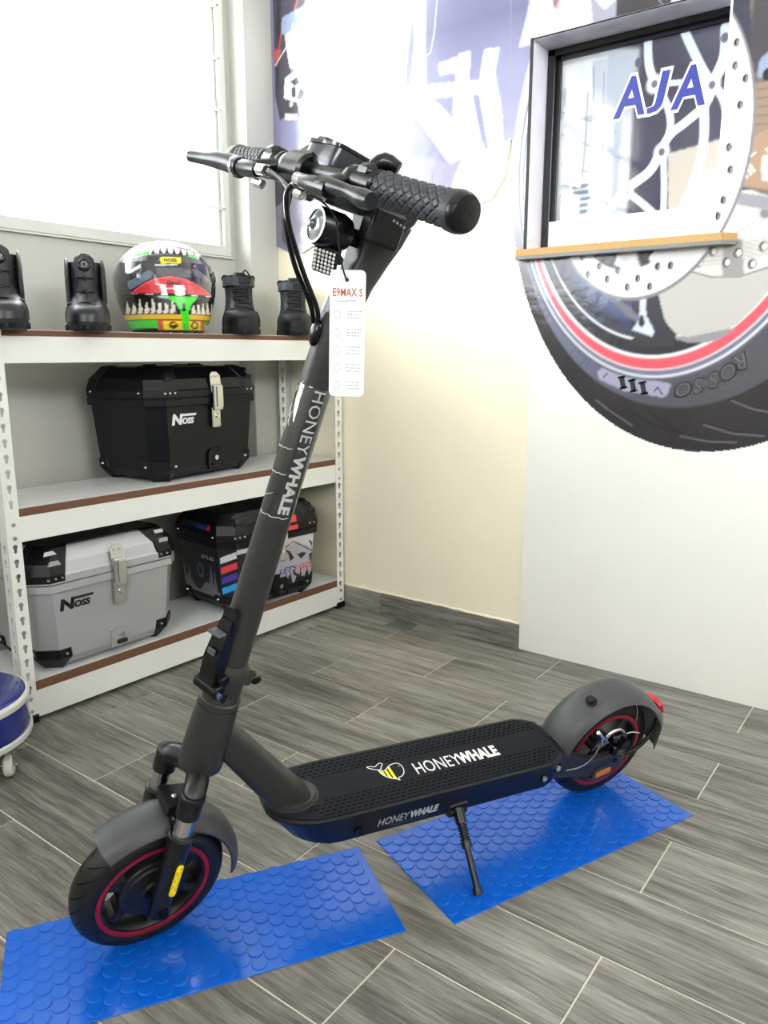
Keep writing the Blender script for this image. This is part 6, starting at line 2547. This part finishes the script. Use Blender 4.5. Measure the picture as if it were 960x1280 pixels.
# disc brake on the near side
mb = MB(RWM)
holes = [circ(0.0032, 8, 0.046 * math.cos(2 * PI * i / 12), 0.046 * math.sin(2 * PI * i / 12)) for i in range(12)]
mb.prism(circ(0.055, 48), -0.0362, -0.0345, holes=[circ(0.030, 24)] + holes)
mb.build('brake_disc', STEEL, sc)
cp = lcp(772, 922, -0.05)
mb = MB(T(cp.x, -0.05, cp.z))
mb.box((0, 0, 0), (0.040, 0.026, 0.030), 0.006)
mb.cyl((0.0, 0, 0), (0.0, -0.026, 0), 0.0125, n=18)
mb.box((-0.016, -0.012, -0.020), (0.014, 0.016, 0.026), 0.003)
cal = mb.build('brake_caliper', SATIN, sc, smooth=40)
P_ = [lcp(759, 921, -0.075), lcp(766, 915, -0.078), lcp(775, 912, -0.078), lcp(780, 915, -0.075)]
mb = MB()
mb.tube(P_, [0.0042, 0.0038, 0.0034, 0.003], 10, sub=5)
mb.build('caliper_arm', STEEL, cal, smooth=60)
mb = MB()
mb.tube([lcp(783, 917, -0.074), lcp(790, 915, -0.074), lcp(799, 916, -0.074)], 0.0014, 6, sub=3)
mb.tube([lcp(748, 916, -0.07), lcp(754, 923, -0.07)], 0.0042, 8)
mb.tube([lcp(753, 923, -0.07), lcp(752, 931, -0.07)], 0.0036, 8)
mb.build('cable_end', CHROME, cal, smooth=60)
mb = MB()
mb.tube([lcp(753, 927, -0.07), lcp(745, 941, -0.068), lcp(736, 952, -0.064), lcp(722, 960, -0.06), lcp(708, 963, -0.056)], 0.0016, 6, sub=6)
mb.build('brake_wire', mat('wire_grey', srgb(150, 148, 142), 0.3, 0.6), cal, smooth=180)
mb = MB()
mb.tube([lcp(795, 880, -0.05), lcp(797, 890, -0.05), lcp(794, 905, -0.05)], 0.0011, 6, sub=4)
mb.build('sensor_wire', STEEL, cal, smooth=180)
# ================================================================== swing tag on the handlebar
tp = SFW @ sfp(434, 350, -0.055)
tdir = Vector((CAM.x - tp.x, CAM.y - tp.y, 0)).normalized()
tx = Vector((-tdir.y, tdir.x, 0))
ang = math.atan2(tx.y, tx.x) + math.radians(-6)
dep = (tp - CAM).dot(FW)
kpx = dep / FPX
card = empty('hang_tag', tp, (0, math.radians(0), ang), 'white rounded hang tag with orange heading hanging from the scooter handlebar', 'tag')
paper = mat('white_card', srgb(232, 232, 232), 0.45)
CW, CH = 45 * kpx, 156 * kpx
TM = RY(math.radians(1.5)) @ T(0.001, 0, -CH / 2 + 0.012) @ RX(PI / 2)
mb = MB(TM)
mb.prism(rrect(CW, CH, 0.006, 5), -0.0006, 0.0006, holes=[circ(0.0018, 10, -0.001, CH / 2 - 0.011)])
mb.build('card', paper, card)
orange = mat('orange_ink', srgb(196, 92, 40), 0.5)
grey_i = mat('pale_grey_ink', srgb(150, 152, 156), 0.5)


def card_text(body, x, y, h_, m_, w_=None, align='LEFT', bold=0.0):
    vs, fs = text_geo(body, 1, bold, 0, 1.05, depth=0.0, height=h_, width=w_, align=align)
    mb = MB(TM @ T(x, y, 0.0009))
    mb.add(vs, fs)
    return mb.build('lettering', m_, card)


card_text('E9MAX S', 0.0, CH / 2 - 27 * kpx, 10 * kpx, orange, CW * 0.82, 'CENTER', 0.008)
mb = MB(TM @ T(0, 0, 0.0009))
rr_ = random.Random(4)
for k in range(5):
    y = CH / 2 - (54 + 22 * k) * kpx
    pts = [(-CW * 0.28 + 0.0042 * math.cos(a), y + 0.0052 * math.sin(a), 0) for a in [2 * PI * i / 20 for i in range(21)]]
    vs, fs = [], []
    for x, yy, z in pts:
        dx, dy = x + CW * 0.28, yy - y
        vs += [(x, yy, 0), (-CW * 0.28 + dx * 0.9, y + dy * 0.9, 0)]
    for i in range(20):
        fs.append((2 * i, 2 * i + 1, 2 * i + 3, 2 * i + 2))
    mb.add(vs, fs)
    for j in range(3):
        x0 = 0.0
        while x0 < CW * 0.36:
            l_ = rr_.uniform(0.0008, 0.0030)
            mb.add([(x0, y + 0.004 - 0.004 * j - 0.0005, 0), (x0 + l_, y + 0.004 - 0.004 * j - 0.0005, 0), (x0 + l_, y + 0.004 - 0.004 * j + 0.0005, 0), (x0, y + 0.004 - 0.004 * j + 0.0005, 0)], [(0, 1, 2, 3)])
            x0 += l_ + 0.0012
mb.add([(-CW * 0.30, CH / 2 - 38 * kpx, 0), (CW * 0.24, CH / 2 - 36 * kpx, 0), (CW * 0.24, CH / 2 - 36.8 * kpx, 0), (-CW * 0.30, CH / 2 - 38.8 * kpx, 0)], [(0, 1, 2, 3)])
tag(mb.build('small_print', grey_i, card), kind='stuff')
# string from the brake perch down through the hole
inv = (Matrix.Translation(tp) @ RZ(ang)).inverted()
pts = [inv @ (SFW @ barp(-0.070, -0.050, -0.026)), inv @ (SFW @ sfp(417, 268, -0.075)), inv @ (SFW @ sfp(424, 310, -0.068)), inv @ (SFW @ sfp(428, 334, -0.06)), Vector((-0.001, -0.002, 0.001)), Vector((-0.0005, 0.0015, -0.001))]
mb = MB()
mb.tube(pts, 0.0011, 6, sub=6)
mb.sphere((0.0, -0.0022, 0.0), 0.0022, 8, 6)
mb.build('string', lace_m, card, smooth=180)
